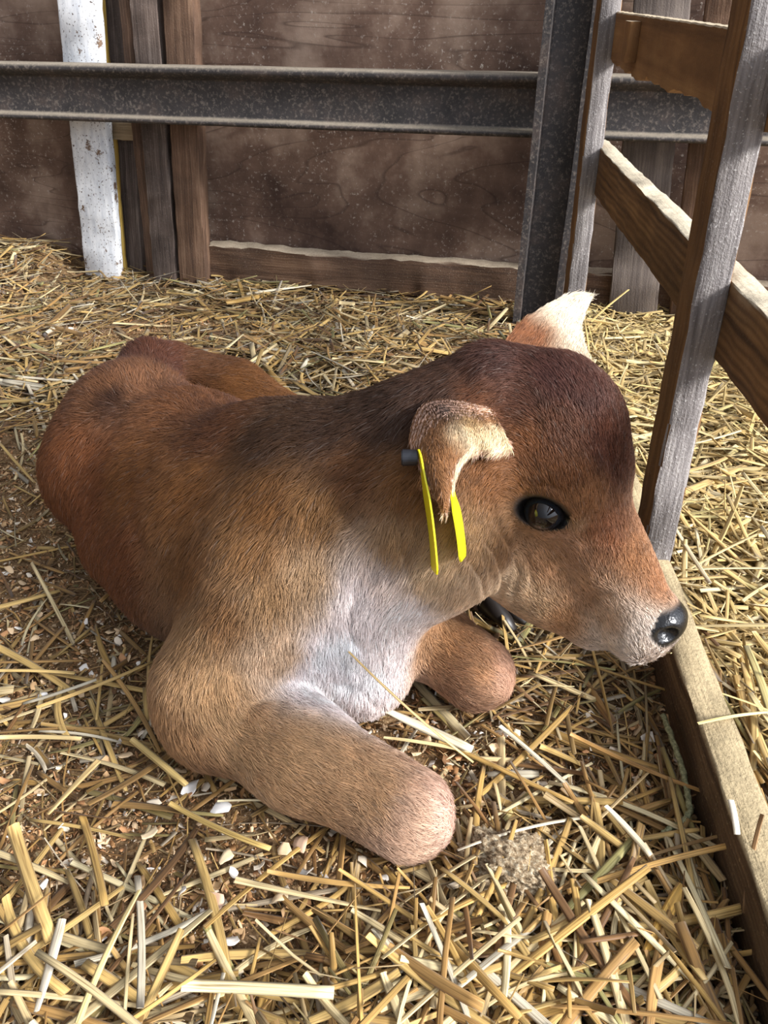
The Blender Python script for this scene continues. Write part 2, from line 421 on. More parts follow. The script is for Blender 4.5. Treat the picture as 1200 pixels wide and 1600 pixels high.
# top board with a torn lower edge
def torn_board():
    bm = bmesh.new(); n = 150; s0, s1 = .15, S2 + .06; rng = random.Random(4)
    top = []; bot = []
    def low(s):
        u = (s - S1) / (S2 - S1)
        z = .622 + .0030 * math.sin(s * 21) + .0022 * math.sin(s * 57 + 1) + .0012 * math.sin(s * 131)
        if .62 < u < .75: z -= .008
        return z + rng.uniform(-.0005, .0005)
    L = []
    for i in range(n + 1):
        s = s0 + (s1 - s0) * i / n; zl = low(s); zt = .711 + rng.uniform(-.0005, .0005)
        L.append([bm.verts.new(Vector((s, t, z))) for t, z in ((0, zl + .002), (0, zt - .002), (.002, zt), (.020, zt), (.022, zt - .002), (.022, zl + .001))])
    for a, c in zip(L[:-1], L[1:]):
        for k in range(6): bm.faces.new((a[k], a[(k + 1) % 6], c[(k + 1) % 6], c[k]))
    bm.faces.new(L[0]); bm.faces.new(L[-1])
    bmesh.ops.recalc_face_normals(bm, faces=bm.faces)
    me = bpy.data.meshes.new('fence_rail'); bm.to_mesh(me); bm.free(); return me
o = link('fence_rail', torn_board(), M['board'], fence)
o.matrix_parent_inverse = parent_inv(fence)
Mx = Matrix((FS, FT, Vector((0, 0, 1)))).transposed().to_4x4(); Mx.translation = F0
o.matrix_basis = Mx
o['label'] = 'top rail board with a torn lower edge'
o = timber('cleat', Fp(S2 - .235, -.009, .640), Fp(S2 - .235, -.009, .702), .05, .018, -FT, M['board'], fence, .002, .0006)

# ------------------------------------------------------------------ the floor of the pen
def gz(x, y):
    P_ = np.stack([np.asarray(x, float), np.asarray(y, float), np.zeros(np.shape(x))], 1)
    z = .010 * fbm(P_, 3.0, 2, 3) + .004 * fbm(P_, 22, 9, 2)
    z = z + sm0(P_[:, 1] + .25 * P_[:, 0], 1.7, 2.45) * (-.060 + .075 * sm0(-P_[:, 0], .98, 1.12))
    # pressed flat under the calf
    d = np.hypot((P_[:, 0] + .12) / .45, (P_[:, 1] - .88) / .45)
    return z * (.35 + .65 * sm0(d, .5, 1.3)) - .004
def sm0(x, a, b):
    t = np.clip((x - a) / (b - a), 0, 1); return t * t * (3 - 2 * t)
gx = np.linspace(-4.2, 2.8, 521); gy = np.linspace(-.6, 3.8, 361)
GX, GY = np.meshgrid(gx, gy); GZ = gz(GX.ravel(), GY.ravel())
gv = np.stack([GX.ravel(), GY.ravel(), GZ], 1)
ii = np.arange(len(gy) - 1)[:, None] * len(gx) + np.arange(len(gx) - 1)[None]
gf = np.stack([ii, ii + 1, ii + 1 + len(gx), ii + len(gx)], -1).reshape(-1, 4)
m, nt, b = base_mat('trodden_sawdust', .95, .1)
tc = nt.nodes.new('ShaderNodeTexCoord')
n = noise(nt, tc.outputs['Object'], 220, 6, .75); n1 = noise(nt, tc.outputs['Object'], 7, 4, .6)
r = ramp(nt, [(.3, srgb(84, 64, 44)), (.5, srgb(150, 120, 86)), (.66, srgb(196, 166, 126)), (.8, srgb(224, 202, 168))]); nt.links.new(n.outputs['Fac'], r.inputs['Fac'])
r1 = ramp(nt, [(.4, (0, 0, 0)), (.65, (1, 1, 1))]); nt.links.new(n1.outputs['Fac'], r1.inputs['Fac'])
mm = nt.nodes.new('ShaderNodeMath'); mm.operation = 'MULTIPLY'; mm.inputs[1].default_value = .35; nt.links.new(r1.outputs['Color'], mm.inputs[0])
c = mix(nt, mm.outputs[0], r.outputs['Color'], srgb(104, 78, 54)); nt.links.new(c, b.inputs['Base Color'])
bu = nt.nodes.new('ShaderNodeBump'); bu.inputs['Strength'].default_value = .9; bu.inputs['Distance'].default_value = .006
nt.links.new(n.outputs['Fac'], bu.inputs['Height']); nt.links.new(bu.outputs['Normal'], b.inputs['Normal'])
floor = link('floor', np_mesh('floor', gv, gf), m); tag(floor, kind='structure')
# ------------------------------------------------------------------ the calf: one continuous body surface
# head frame: N runs poll -> nose, L to the calf's left, D out of the forehead
def camvec(r, u, d):
    return Vector((r, u * SP + d * CP, u * CP - d * SP))
HN = camvec(.37, -.93, .03).normalized()
HL = camvec(.60, .27, .75); HL = (HL - HN * HL.dot(HN)).normalized()
HD = HN.cross(HL).normalized()
if HD.z < 0: HD = -HD
HO = camvec(.193, .171, .88) + Vector((0, 0, CAM_H))
def Hd(n, l, d): return HO + HN * n + HL * l + HD * d

PR = []   # primitives: kind, data, blend, flow direction
def rc(p0, r0, p1, r1, k=.03, flow=None, op='u'):
    p0 = np.array(p0, float); p1 = np.array(p1, float)
    PR.append(('rc', p0, p1, r0, r1, k, op, np.array(flow if flow is not None else p1 - p0, float)))
def el(c, rad, axes=None, k=.03, flow=(0, 0, -1), op='u'):
    M = np.eye(3) if axes is None else np.array([list(Vector(a).normalized()) for a in axes])
    PR.append(('el', np.array(c, float), M, np.array(rad, float), 0, k, op, np.array(flow, float)))
def chain(pts, k=.03, flow=None):
    for (a, ra), (b, rb) in zip(pts[:-1], pts[1:]):
        rc(a, ra, b, rb, k, flow)

AX = Vector((-.52, .85, 0)).normalized(); AP = Vector((.85, .52, 0)).normalized(); UPV = Vector((0, 0, 1))
back = (-.5, .5, -.55)
# trunk
el((-.085, .865, .190), (.15, .115, .152), (AX, AP, UPV), .05, (-.35, .15, -1))
el((-.150, .915, .165), (.15, .125, .150), (AX, AP, UPV), .05, (-.4, .2, -1))
el((-.265, 1.03, .140), (.16, .140, .142), (AX, AP, UPV), .05, (-.4, .3, -1))
# loin, croup and right thigh
chain([((-.19, .94, .222), .060), ((-.275, 1.03, .200), .058), ((-.350, 1.13, .212), .058), ((-.372, 1.235, .238), .050)], .04, (-.5, .8, -.3))
el((-.398, 1.125, .222), (.058, .075, .060), None, .05, (-.3, .6, -.6))
el((-.400, 1.10, .135), (.115, .115, .110), None, .06, (-.2, .1, -1))
el((-.215, .880, .130), (.125, .105, .130), (AX, AP, UPV), .06, (-.35, .2, -1))
el((-.350, .985, .080), (.080, .080, .070), None, .05, (-.2, -.3, -1))
el((-.275, .905, .095), (.085, .085, .085), None, .06, (-.3, .1, -1))
# left thigh lying out on the far side
chain([((-.350, 1.270, .215), .054), ((-.265, 1.275, .155), .082), ((-.14, 1.25, .088), .074), ((-.06, 1.19, .05), .05)], .016, (.8, .2, -.4))
# left hind shank and foot reaching forward beyond the chest
chain([((-.06, 1.19, .05), .05), ((.04, 1.06, .035), .026), ((.135, .930, .03), .022)], .02)
# shoulder, brisket
el((-.115, .800, .165), (.10, .085, .125), ((1, .25, 0), (-.25, 1, 0), UPV), .05, (-.2, -.3, -1))
el((-.045, .770, .120), (.085, .080, .105), None, .04, (.1, -.2, -1))
el((-.030, .735, .060), (.060, .055, .055), None, .04, (.1, -.1, -1))
# right upper arm, forearm folded over its cannon, knee
chain([((-.13, .74, .15), .085), ((-.185, .70, .085), .070)], .05, (-.3, -.3, -1))
el((-.195, .685, .065), (.060, .070, .065), None, .04, (.2, -.4, -1))
chain([((-.175, .665, .065), .058), ((-.09, .615, .060), .054), ((.022, .546, .050), .048)], .03, (1, -.65, -.1))
# left leg
chain([((.0, .84, .10), .07), ((.04, .815, .065), .050), ((.110, .745, .052), .0465)], .03, (.8, -.6, -.1))
# neck
chain([((-.06, .85, .240), .098), ((.03, .84, .292), .080), ((.12, .85, .362), .066)], .05, (-.7, -.1, -.7))
chain([((-.03, .78, .17), .085), ((.05, .77, .235), .078), ((.115, .80, .30), .065)], .05, (-.4, -.2, -1))
# head
hback = tuple(-HN)
el(Hd(.075, .006, -.042), (.088, .076, .072), (HN, HL, HD), .03, hback)
for s_ in (-1, 1):
    el(Hd(.130, s_ * .046, -.040), (.045, .034, .040), (HN, HL, HD), .03, hback)
MN = (HN + HD * 1.15).normalized(); MD = (HD - HN * 1.15).normalized()
rc(Hd(.15, 0, -.060), .061, Hd(.292, 0, -.030), .040, .03, hback)
rc(Hd(.15, 0, -.125), .064, Hd(.295, 0, -.090), .032, .03, hback)
el(Hd(.20, -.022, -.125), (.065, .045, .050), (HN, HL, HD), .03, hback)
el(Hd(.20, .022, -.125), (.065, .045, .050), (HN, HL, HD), .03, hback)
el(Hd(.310, 0, -.036), (.036, .043, .042), (MN, HL, MD), .02, hback)
NC = Hd(.309, 0, -.003)
el(NC, (.022, .032, .022), (MN, HL, MD), .014, hback)
el(Hd(.292, 0, -.088), (.036, .034, .026), (MN, HL, MD), .012, hback)
rc(Hd(.14, 0, -.19), .052, Hd(.245, 0, -.125), .042, .04, hback)
rc(Hd(.12, 0, -.15), .064, (.055, .785, .225), .072, .04, (-.4, -.2, -1))
# eye sockets, lids, nostrils, mouth
EYES = []
for s_ in (-1, 1):
    ec = Hd(.148, s_ * .061, -.059)
    eo = (HL * s_ * .92 + HD * .34 + HN * .10).normalized()
    ea = (HN * .62 + HD * .75); ea = (ea - eo * ea.dot(eo)).normalized()
    eu = eo.cross(ea)
    if eu.dot(HN) > 0: eu = -eu
    EYES.append((ec, eo, ea, eu))
    el(ec + eu * .003, (.030, .034, .026), (eo, ea, eu), .018, hback)
    el(ec + eu * .026 - ea * .002, (.020, .032, .010), (eo, ea, eu), .012, hback)
    el(ec + eo * .020, (.020, .0225, .0145), (eo, ea, eu), .006, hback, 's')
    el(ec + eo * .020 + ea * .020, (.010, .012, .004), (eo, ea, eu), .004, hback, 's')
    nc = NC + HL * s_ * .026 + MN * .014 - MD * .004
    el(nc, (.014, .011, .0075), ((MN * .75 + HL * s_ * .66), HL * s_ * .75 - MN * .66, MD), .005, hback, 's')
    rc(Hd(.350, 0, -.058), .002, Hd(.330, s_ * .036, -.066), .002, .005, hback, 's')
    rc(Hd(.330, s_ * .036, -.066), .002, Hd(.285, s_ * .046, -.082), .0015, .006, hback, 's')
VOX = 0.003
LO = np.array([-.60, .44, -.01]); HI = np.array([.40, 1.38, .52])
def calf_field(vox):
    n = np.ceil((HI - LO) / vox).astype(int)
    ax = [LO[i] + np.arange(n[i]) * vox for i in range(3)]
    D = np.full(n, .06, np.float32)
    for p in PR:
        kind, k, op = p[0], p[5], p[6]
        if kind == 'rc':
            lo = np.minimum(p[1] - p[3], p[2] - p[4]); hi = np.maximum(p[1] + p[3], p[2] + p[4])
        else:
            R = np.abs(p[2].T) @ p[3]; lo = p[1] - R; hi = p[1] + R
        m = max(k, .012) + .012
        a = np.clip(((lo - m - LO) / vox).astype(int), 0, n); b = np.clip(((hi + m - LO) / vox).astype(int) + 2, 0, n)
        if np.any(b <= a): continue
        X = ax[0][a[0]:b[0]][:, None, None]; Y = ax[1][a[1]:b[1]][None, :, None]; Z = ax[2][a[2]:b[2]][None, None, :]
        if kind == 'rc':
            d = p[2] - p[1]; L2 = d @ d
            t = np.clip(((X - p[1][0]) * d[0] + (Y - p[1][1]) * d[1] + (Z - p[1][2]) * d[2]) / L2, 0, 1)
            f = np.sqrt((X - p[1][0] - t * d[0]) ** 2 + (Y - p[1][1] - t * d[1]) ** 2 + (Z - p[1][2] - t * d[2]) ** 2) - (p[3] + (p[4] - p[3]) * t)
        else:
            q = [((X - p[1][0]) * p[2][i, 0] + (Y - p[1][1]) * p[2][i, 1] + (Z - p[1][2]) * p[2][i, 2]) for i in range(3)]
            k0 = np.sqrt(sum((q[i] / p[3][i]) ** 2 for i in range(3))) + 1e-6
            k1 = np.sqrt(sum((q[i] / p[3][i] ** 2) ** 2 for i in range(3))) + 1e-6
            f = k0 * (k0 - 1) / k1
        s = D[a[0]:b[0], a[1]:b[1], a[2]:b[2]]
        if op == 'u':
            h = np.maximum(k - np.abs(s - f), 0) / k
            s[...] = np.minimum(s, f) - h * h * k * .25
        else:   # smooth subtraction
            h = np.maximum(k - np.abs(s + f), 0) / k
            s[...] = np.maximum(s, -f) + h * h * k * .25
    return D
def calf_surface(vox):
    D = calf_field(vox)
    g = openvdb.FloatGrid(0.05)
    g.copyFromArray(np.clip(D, -.05, .05).astype(np.float32))
    pts, tris, quads = g.convertToPolygons(isovalue=-0.0025, adaptivity=0.0)
    return np.asarray(pts) * vox + LO, np.asarray(tris), np.asarray(quads)
# ------------------------------------------------------------------ materials for the calf
def new_mat(name, rough=.7, spec=.3):
    m = bpy.data.materials.new(name); m.use_nodes = True
    nt = m.node_tree; b = nt.nodes['Principled BSDF']
    b.inputs['Roughness'].default_value = rough
    b.inputs['Specular IOR Level'].default_value = spec
    return m, nt, b
m_skin, nt, b = new_mat('calf_coat', .75, .2)
at = nt.nodes.new('ShaderNodeAttribute'); at.attribute_name = 'tint'
nt.links.new(at.outputs['Color'], b.inputs['Base Color'])
ag = nt.nodes.new('ShaderNodeAttribute'); ag.attribute_name = 'wet'
mr = nt.nodes.new('ShaderNodeMapRange'); mr.inputs['To Min'].default_value = .78; mr.inputs['To Max'].default_value = .28
nt.links.new(ag.outputs['Fac'], mr.inputs['Value']); nt.links.new(mr.outputs['Result'], b.inputs['Roughness'])
mr2 = nt.nodes.new('ShaderNodeMapRange'); mr2.inputs['To Min'].default_value = .15; mr2.inputs['To Max'].default_value = .6
nt.links.new(ag.outputs['Fac'], mr2.inputs['Value']); nt.links.new(mr2.outputs['Result'], b.inputs['Specular IOR Level'])
vo = nt.nodes.new('ShaderNodeTexVoronoi'); vo.inputs['Scale'].default_value = 420
tc = nt.nodes.new('ShaderNodeTexCoord'); nt.links.new(tc.outputs['Object'], vo.inputs['Vector'])
bu = nt.nodes.new('ShaderNodeBump'); bu.inputs['Strength'].default_value = .25; bu.inputs['Distance'].default_value = .0012
nt.links.new(vo.outputs['Distance'], bu.inputs['Height']); nt.links.new(bu.outputs['Normal'], b.inputs['Normal'])

m_fur, nt, b = new_mat('calf_fur', .5, .25)
at = nt.nodes.new('ShaderNodeAttribute'); at.attribute_name = 'tint'
nt.links.new(at.outputs['Color'], b.inputs['Base Color'])
b.inputs['Sheen Weight'].default_value = .10
b.inputs['Sheen Tint'].default_value = (.75, .78, 1, 1)

m_eye, nt, b = new_mat('dark_wet_eye', .05, .4)
b.inputs['Coat Weight'].default_value = .25; b.inputs['Coat Roughness'].default_value = .02
tc = nt.nodes.new('ShaderNodeTexCoord')
gr = nt.nodes.new('ShaderNodeVectorMath'); gr.operation = 'LENGTH'
mp = nt.nodes.new('ShaderNodeMapping'); mp.inputs['Scale'].default_value = (0, 1, 1.25)
nt.links.new(tc.outputs['Object'], mp.inputs['Vector']); nt.links.new(mp.outputs[0], gr.inputs[0])
cr = nt.nodes.new('ShaderNodeValToRGB')
cr.color_ramp.elements[0].position = 0; cr.color_ramp.elements[0].color = (.004, .004, .006, 1)
cr.color_ramp.elements[1].position = 1; cr.color_ramp.elements[1].color = (.02, .014, .012, 1)
for p_, c_ in ((.35, (.006, .006, .009, 1)), (.42, (.008, .005, .004, 1)), (.70, (.010, .006, .005, 1)), (.76, (.012, .016, .022, 1))):
    e = cr.color_ramp.elements.new(p_); e.color = c_
ml = nt.nodes.new('ShaderNodeMath'); ml.operation = 'MULTIPLY'; ml.inputs[1].default_value = 1 / .0215
nt.links.new(gr.outputs['Value'], ml.inputs[0]); nt.links.new(ml.outputs[0], cr.inputs['Fac'])
nt.links.new(cr.outputs['Color'], b.inputs['Base Color'])

m_hoof, nt, b = new_mat('dark_hoof', .4, .4)
b.inputs['Base Color'].default_value = (.018, .014, .012, 1)

# ------------------------------------------------------------------ the body mesh
from mathutils.bvhtree import BVHTree
BP, BT, BQ = calf_surface(VOX)
def outward(P, Q):
    vol = (P[Q[:, 0]] * np.cross(P[Q[:, 1]], P[Q[:, 2]])).sum() + (P[Q[:, 0]] * np.cross(P[Q[:, 2]], P[Q[:, 3]])).sum()
    return Q if vol > 0 else Q[:, ::-1]
BQ = outward(BP - BP.mean(0), BQ)
def smooth_mesh(P, Q, it):
    """plain Laplacian smoothing over quad edges"""
    E = np.concatenate([Q[:, [0, 1]], Q[:, [1, 2]], Q[:, [2, 3]], Q[:, [3, 0]]])
    cnt = np.bincount(E.ravel(), minlength=len(P)).astype(float)[:, None]
    for _ in range(it):
        S = np.stack([np.bincount(E[:, 0], P[E[:, 1], k], len(P)) + np.bincount(E[:, 1], P[E[:, 0], k], len(P)) for k in range(3)], 1)
        P = P * .4 + .6 * S / cnt
    return P
BP = smooth_mesh(BP, BQ, 3)
# low folds of loose skin and muscle
nz = fbm(BP, 14, 3, 2) * .0022 + fbm(BP, 38, 5, 2) * .0008
def vnormals(P, Q):
    n = np.cross(P[Q[:, 2]] - P[Q[:, 0]], P[Q[:, 3]] - P[Q[:, 1]])
    N = np.zeros_like(P)
    for k in range(4):
        for c in range(3):
            N[:, c] += np.bincount(Q[:, k], n[:, c], len(P))
    return N / (np.linalg.norm(N, axis=1, keepdims=True) + 1e-12)
BN = vnormals(BP, BQ)
BP = BP + BN * nz[:, None]
bvh = BVHTree.FromPolygons([tuple(v) for v in BP], [tuple(q) for q in BQ.tolist()])
CAMP = Vector((0, 0, CAM_H))
def ray_dir(px, py):
    v = (py - 800) / F_PX
    return Vector(((px - 600) / F_PX, CP - v * SP, -(SP + v * CP)))
def hit_depth(px, py):
    d = ray_dir(px, py); h = bvh.ray_cast(CAMP, d.normalized())
    return None if h[0] is None else (h[0] - CAMP).length / d.length
def at_depth(px, py, dep): return CAMP + ray_dir(px, py) * dep

# folds of skin: shallow creases pressed in along lines on the surface
FOLDS = [([(566,915),(550,945),(546,975),(556,1005),(584,1018)],.007,.007), ([(372,1128),(388,1098),(418,1086),(452,1100)],.006,.009),
         ([(757,842),(776,868),(786,900),(784,938)],.0038,.0042), ([(782,826),(802,860),(812,900),(806,946)],.0040,.0042), ([(733,872),(752,900),(760,936)],.0032,.004),
         ([(806,845),(828,885),(836,925)],.003,.005), ([(632,742),(624,790),(628,845),(640,900)],.005,.006), ([(806,778),(830,764),(862,762),(890,778)],.0032,.0035),
         ([(958,655),(950,705),(958,750),(948,790)],.004,.007), ([(912,860),(940,850),(968,862)],.002,.006), ([(900,950),(930,930),(965,935)],.0025,.006),
         ([(262,585),(290,596),(325,612),(362,642)],.006,.007), ([(268,1120),(300,1150),(345,1160)],.003,.012), ([(600,1110),(560,1075),(520,1060)],.004,.008),
         ([(205,790),(215,830),(240,880)],.004,.014), ([(520,790),(555,815),(590,800)],.004,.012)]
for poly, dep_, sg in FOLDS:
    pts = []
    for (x0, y0), (x1, y1) in zip(poly[:-1], poly[1:]):
        for k in range(10):
            d = hit_depth(x0 + (x1 - x0) * k / 10, y0 + (y1 - y0) * k / 10)
            if d is not None: pts.append(tuple(at_depth(x0 + (x1 - x0) * k / 10, y0 + (y1 - y0) * k / 10, d)))
    if not pts: continue
    pts = np.array(pts); lo_, hi_ = pts.min(0) - 4 * sg, pts.max(0) + 4 * sg
    ix = np.where(((BP > lo_) & (BP < hi_)).all(1))[0]
    dd = ((BP[ix][:, None] - pts[None]) ** 2).sum(2); j = dd.argmin(1); dm = dd.min(1)
    # the crease fades out at its ends; the skin swells a little on both sides
    fade = np.clip(np.minimum(j + 2, len(pts) + 1 - j) / (len(pts) * .25), 0, 1)
    BP[ix] -= BN[ix] * (dep_ * fade * (np.exp(-dm / sg ** 2) - .35 * np.exp(-dm / (2.2 * sg) ** 2)))[:, None]
bvh = BVHTree.FromPolygons([tuple(v) for v in BP], [tuple(q) for q in BQ.tolist()])

# ears: cupped leaves, outer skin and inner skin as one closed sheet, rooted in the skull
def ear(backs, fronts, bulge, thick, nu=40, nv=18):
    def interp(L, u):
        t = u * (len(L) - 1); i = min(int(t), len(L) - 2); f = t - i
        p = [L[max(i - 1, 0)], L[i], L[i + 1], L[min(i + 2, len(L) - 1)]]
        return sum((p[j] * w for j, w in enumerate((-.5 * f + f * f - .5 * f ** 3, 1 - 2.5 * f * f + 1.5 * f ** 3, .5 * f + 2 * f * f - 1.5 * f ** 3, -.5 * f * f + .5 * f ** 3))), Vector())
    outer = []; inner = []
    for i in range(nu + 1):
        u = i / nu; a = interp(backs, u); c = interp(fronts, u)
        for j in range(nv + 1):
            v = j / nv
            toward = (CAMP - a).normalized()
            s = math.sin(math.pi * v) * bulge * (math.sin(math.pi * min(u * .8 + .12, 1)) ** .6)
            p = a.lerp(c, v) + toward * s
            outer.append(p); inner.append(p - toward * thick * (math.sin(math.pi * v) * .7 + .3))
    V = outer + inner; n1 = len(outer); F = []
    W = nv + 1
    for i in range(nu):
        for j in range(nv):
            F.append((i * W + j, i * W + j + 1, (i + 1) * W + j + 1, (i + 1) * W + j))
            F.append(tuple(n1 + k for k in (i * W + j, (i + 1) * W + j, (i + 1) * W + j + 1, i * W + j + 1)))
    for i in range(nu):
        F.append((i * W, (i + 1) * W, n1 + (i + 1) * W, n1 + i * W))
        F.append((i * W + nv, n1 + i * W + nv, n1 + (i + 1) * W + nv, (i + 1) * W + nv))
    for j in range(nv):
        F.append((j, n1 + j, n1 + j + 1, j + 1))
        F.append((nu * W + j, nu * W + j + 1, n1 + nu * W + j + 1, n1 + nu * W + j))
    return np.array([tuple(v) for v in V]), np.array(F)
def on_body(L):
    out = []; last = None
    for px, py, off in L:
        d = hit_depth(px, py) or last; last = d
        out.append(at_depth(px, py, d - off))
    return out
ear_r = ear(on_body([(767, 636, -.004), (704, 623, .002), (662, 630, .012), (642, 673, .022), (647, 711, .030), (676, 765, .036), (694, 800, .040)]),
            on_body([(797, 700, .012), (777, 704, .018), (752, 698, .024), (727, 715, .030), (712, 744, .034), (703, 769, .038), (696, 801, .040)]), .030, .005)
ear_l = ear([at_depth(*q) for q in ((783, 545, .93), (812, 506, .95), (850, 480, .97), (892, 460, .985), (921, 462, .99))],
            [at_depth(*q) for q in ((930, 600, .93), (916, 556, .95), (905, 520, .962), (911, 494, .975), (923, 464, .99))], .012, .005)
EARS = [(v_, outward(v_ - v_.mean(0), f_)) for v_, f_ in (ear_r, ear_l)]
nb = len(BP)
off = nb; AP_, AQ_, AN_ = [BP], [BQ], []
region = [np.zeros(nb, int)]
for k, (ev, ef) in enumerate(EARS):
    AP_.append(ev); AQ_.append(ef + off); off += len(ev); region.append(np.full(len(ev), k + 1))
CPo = np.concatenate(AP_); CQ = np.concatenate(AQ_); REG = np.concatenate(region)
CN = vnormals(CPo, CQ)

# coat pattern: the colour of the hair at places on the body, blended between them
COAT = [
 (600,650,66,42,30,1),(680,612,76,48,36,1),(520,665,72,46,32,1),(430,680,80,52,36,1),(340,672,104,62,40,1),(175,625,72,44,32,2),
 (300,760,130,82,48,1),(420,780,130,84,50,1),(200,760,132,82,48,1),(120,720,124,72,44,1),(130,800,122,70,42,1),(180,860,118,68,42,1),
 (300,880,128,84,54,1),(400,860,140,96,64,1),(500,800,132,90,58,1),(560,740,112,70,45,1),(640,760,138,90,56,1),(620,850,165,125,95,1),
 (220,590,138,92,70,1),(150,600,124,80,58,1),(300,620,134,84,58,1),(250,545,98,56,42,1),(380,590,138,86,50,1),(330,565,108,66,42,1),(430,612,132,82,48,1),
 (480,900,168,132,106,1),(420,930,150,112,84,1),(350,960,140,98,70,1),(300,1000,155,116,88,1),
 (560,930,240,228,224,1),(600,900,228,210,202,1),(640,950,242,232,228,1),(520,1020,248,242,242,1),(560,1060,246,238,238,1),
 (600,1010,240,228,224,1),(480,1070,246,236,234,1),(430,1020,205,172,150,1),(680,900,200,168,142,1),(545,1110,240,226,222,1),
 (330,1080,196,152,119,1),(270,1150,172,126,95,1),(380,1150,198,154,122,1),(450,1180,200,156,124,1),(520,1200,198,154,124,1),
 (580,1240,189,146,117,1),(640,1270,206,168,150,1),(690,1270,216,178,166,1),(620,1330,206,168,150,1),(480,1240,187,143,113,1),(300,1190,148,106,80,1),
 (700,1000,178,130,100,1),(740,1040,185,137,109,1),(785,1050,200,155,138,1),(740,1095,160,118,98,1),
 (800,560,80,46,39,1),(850,540,66,41,39,1),(870,600,88,53,50,1),(920,620,84,48,42,1),(820,620,96,60,50,1),(880,680,104,64,50,1),
 (830,700,122,74,48,1),(940,700,90,48,36,1),(965,720,92,50,36,1),(900,740,112,66,40,1),(780,740,135,85,54,1),(760,640,108,64,44,1),
 (790,840,155,110,80,1),(750,860,172,132,104,1),(720,920,205,172,148,1),(800,920,205,174,150,1),(860,880,168,122,96,1),(900,860,172,126,104,1),
 (950,840,152,96,72,1),(1000,880,160,108,78,1),(1030,915,168,114,86,1),(920,930,178,134,110,1),(960,980,190,150,128,1),(1000,1015,232,218,208,.5),(975,1018,222,204,190,.7),
 (880,970,178,128,98,1),(840,955,192,156,130,1),(920,790,160,108,78,1),(905,825,186,146,120,3),(925,835,130,80,55,3)]
cpts = []; ccol = []; cw = []
for px, py, r, g, b_, w in COAT:
    d = hit_depth(px, py)
    if d is None: print('coat point misses', px, py); continue
    cpts.append(at_depth(px, py, d)); ccol.append(srgb(r, g, b_)); cw.append(w)
cpts = np.array([tuple(p) for p in cpts]); ccol = np.array(ccol); cw = np.array(cw, float)
def sm(x, a, b): 
    t = np.clip((x - a) / (b - a), 0, 1); return t * t * (3 - 2 * t)
HOn, HNn, HLn, HDn = [np.array(tuple(v)) for v in (HO, HN, HL, HD)]
MNn, MDn = np.array(tuple(MN)), np.array(tuple(MD))
NOSEC = np.array(tuple(NC))
def nose_mask(P):
    q = P - NOSEC; f = q @ MNn; l = np.abs(q @ HLn); d = q @ MDn
    e = 1 - np.sqrt((l / .037) ** 2 + ((d + .001) / (.0235 + .1 * np.maximum(l - .012, 0))) ** 2)
    return sm(e, -.06, .06) * (f > -.006)
def eye_mask(P):
    m = np.zeros(len(P))
    for ec, eo, ea, eu in EYES:
        q = P - np.array(tuple(ec)); a = q @ np.array(tuple(ea)); u_ = q @ np.array(tuple(eu))
        rr = np.sqrt((a / .031) ** 2 + ((u_ - .001) / .0205) ** 2)
        m = np.maximum(m, (1 - sm(rr, .85, 1.12)) * (np.linalg.norm(q, axis=1) < .05))
    return m
def coat(P, reg):
    out = np.zeros((len(P), 3))
    for s in range(0, len(P), 40000):
        q = P[s:s + 40000]
        d2 = ((q[:, None, :] - cpts[None]) ** 2).sum(2)
        w = 1.0 / (d2 * cw ** 1.5 + .00025) ** 2.2
        out[s:s + 40000] = (w @ ccol) / w.sum(1, keepdims=True)
    out *= (1 + .10 * fbm(P, 60, 11, 2))[:, None]
    # ears: near one brown with a grizzled patch and a cream rim, far one paled to cream as painted backlight
    cream = np.array(srgb(236, 214, 190)); brown = np.array(srgb(160, 108, 78)); grey = np.array(srgb(96, 76, 66))
    for k in (1, 2):
        m = reg == k
        if not m.any(): continue
        ev = EARS[k - 1][0]
        n = m.sum()
        out[m] = EARC[k - 1](P[m])
    sat = np.clip((out[:, 0] - out[:, 2]) / (out[:, 0] + 1e-4) * 1.5 - .25, 0, 1)[:, None]
    out = out * (1 + (np.array((.96, 1.04, .80)) - 1) * sat)
    em = eye_mask(P)[:, None]; out = out * (1 - em) + np.array((.010, .008, .008)) * em
    nm = nose_mask(P)[:, None]; out = out * (1 - nm) + np.array((.012, .012, .014)) * nm
    return np.clip(out, 0.004, .9)
def ear_uv(k, P):
    ev = EARS[k][0]; W = 19; nu = 40; n1 = len(ev) // 2
    res = np.zeros(len(P), int)
    for s in range(0, len(P), 5000):
        res[s:s + 5000] = ((P[s:s + 5000, None] - ev[None]) ** 2).sum(2).argmin(1)
    side = res >= n1; res = res % n1
    return (res // W) / nu, (res % W) / 18.0, side
def earc_r(P):
    u, v, side = ear_uv(0, P)
    brown = np.array(srgb(146, 98, 68)); cream = np.array(srgb(240, 218, 190)); pink = np.array(srgb(226, 186, 172)); grz = np.array(srgb(58, 46, 42)); tan = np.array(srgb(198, 160, 122))
    c = np.repeat(brown[None], len(P), 0)
    w = (sm(v, .35, .6) * (1 - sm(u, .25, .5)))[:, None]; c = c * (1 - w) + cream * w
    w = (np.exp(-((u - .26) / .10) ** 2 - ((v - .22) / .22) ** 2))[:, None] * .95; c = c * (1 - w) + grz * w
    w = (np.exp(-((u - .17) / .08) ** 2 - ((v - .45) / .25) ** 2))[:, None] * .8; c = c * (1 - w) + tan * w
    w = sm(v, .88, .97)[:, None]; c = c * (1 - w) + cream * w
    w = (side * 1.0)[:, None]; return c * (1 - w) + pink * w
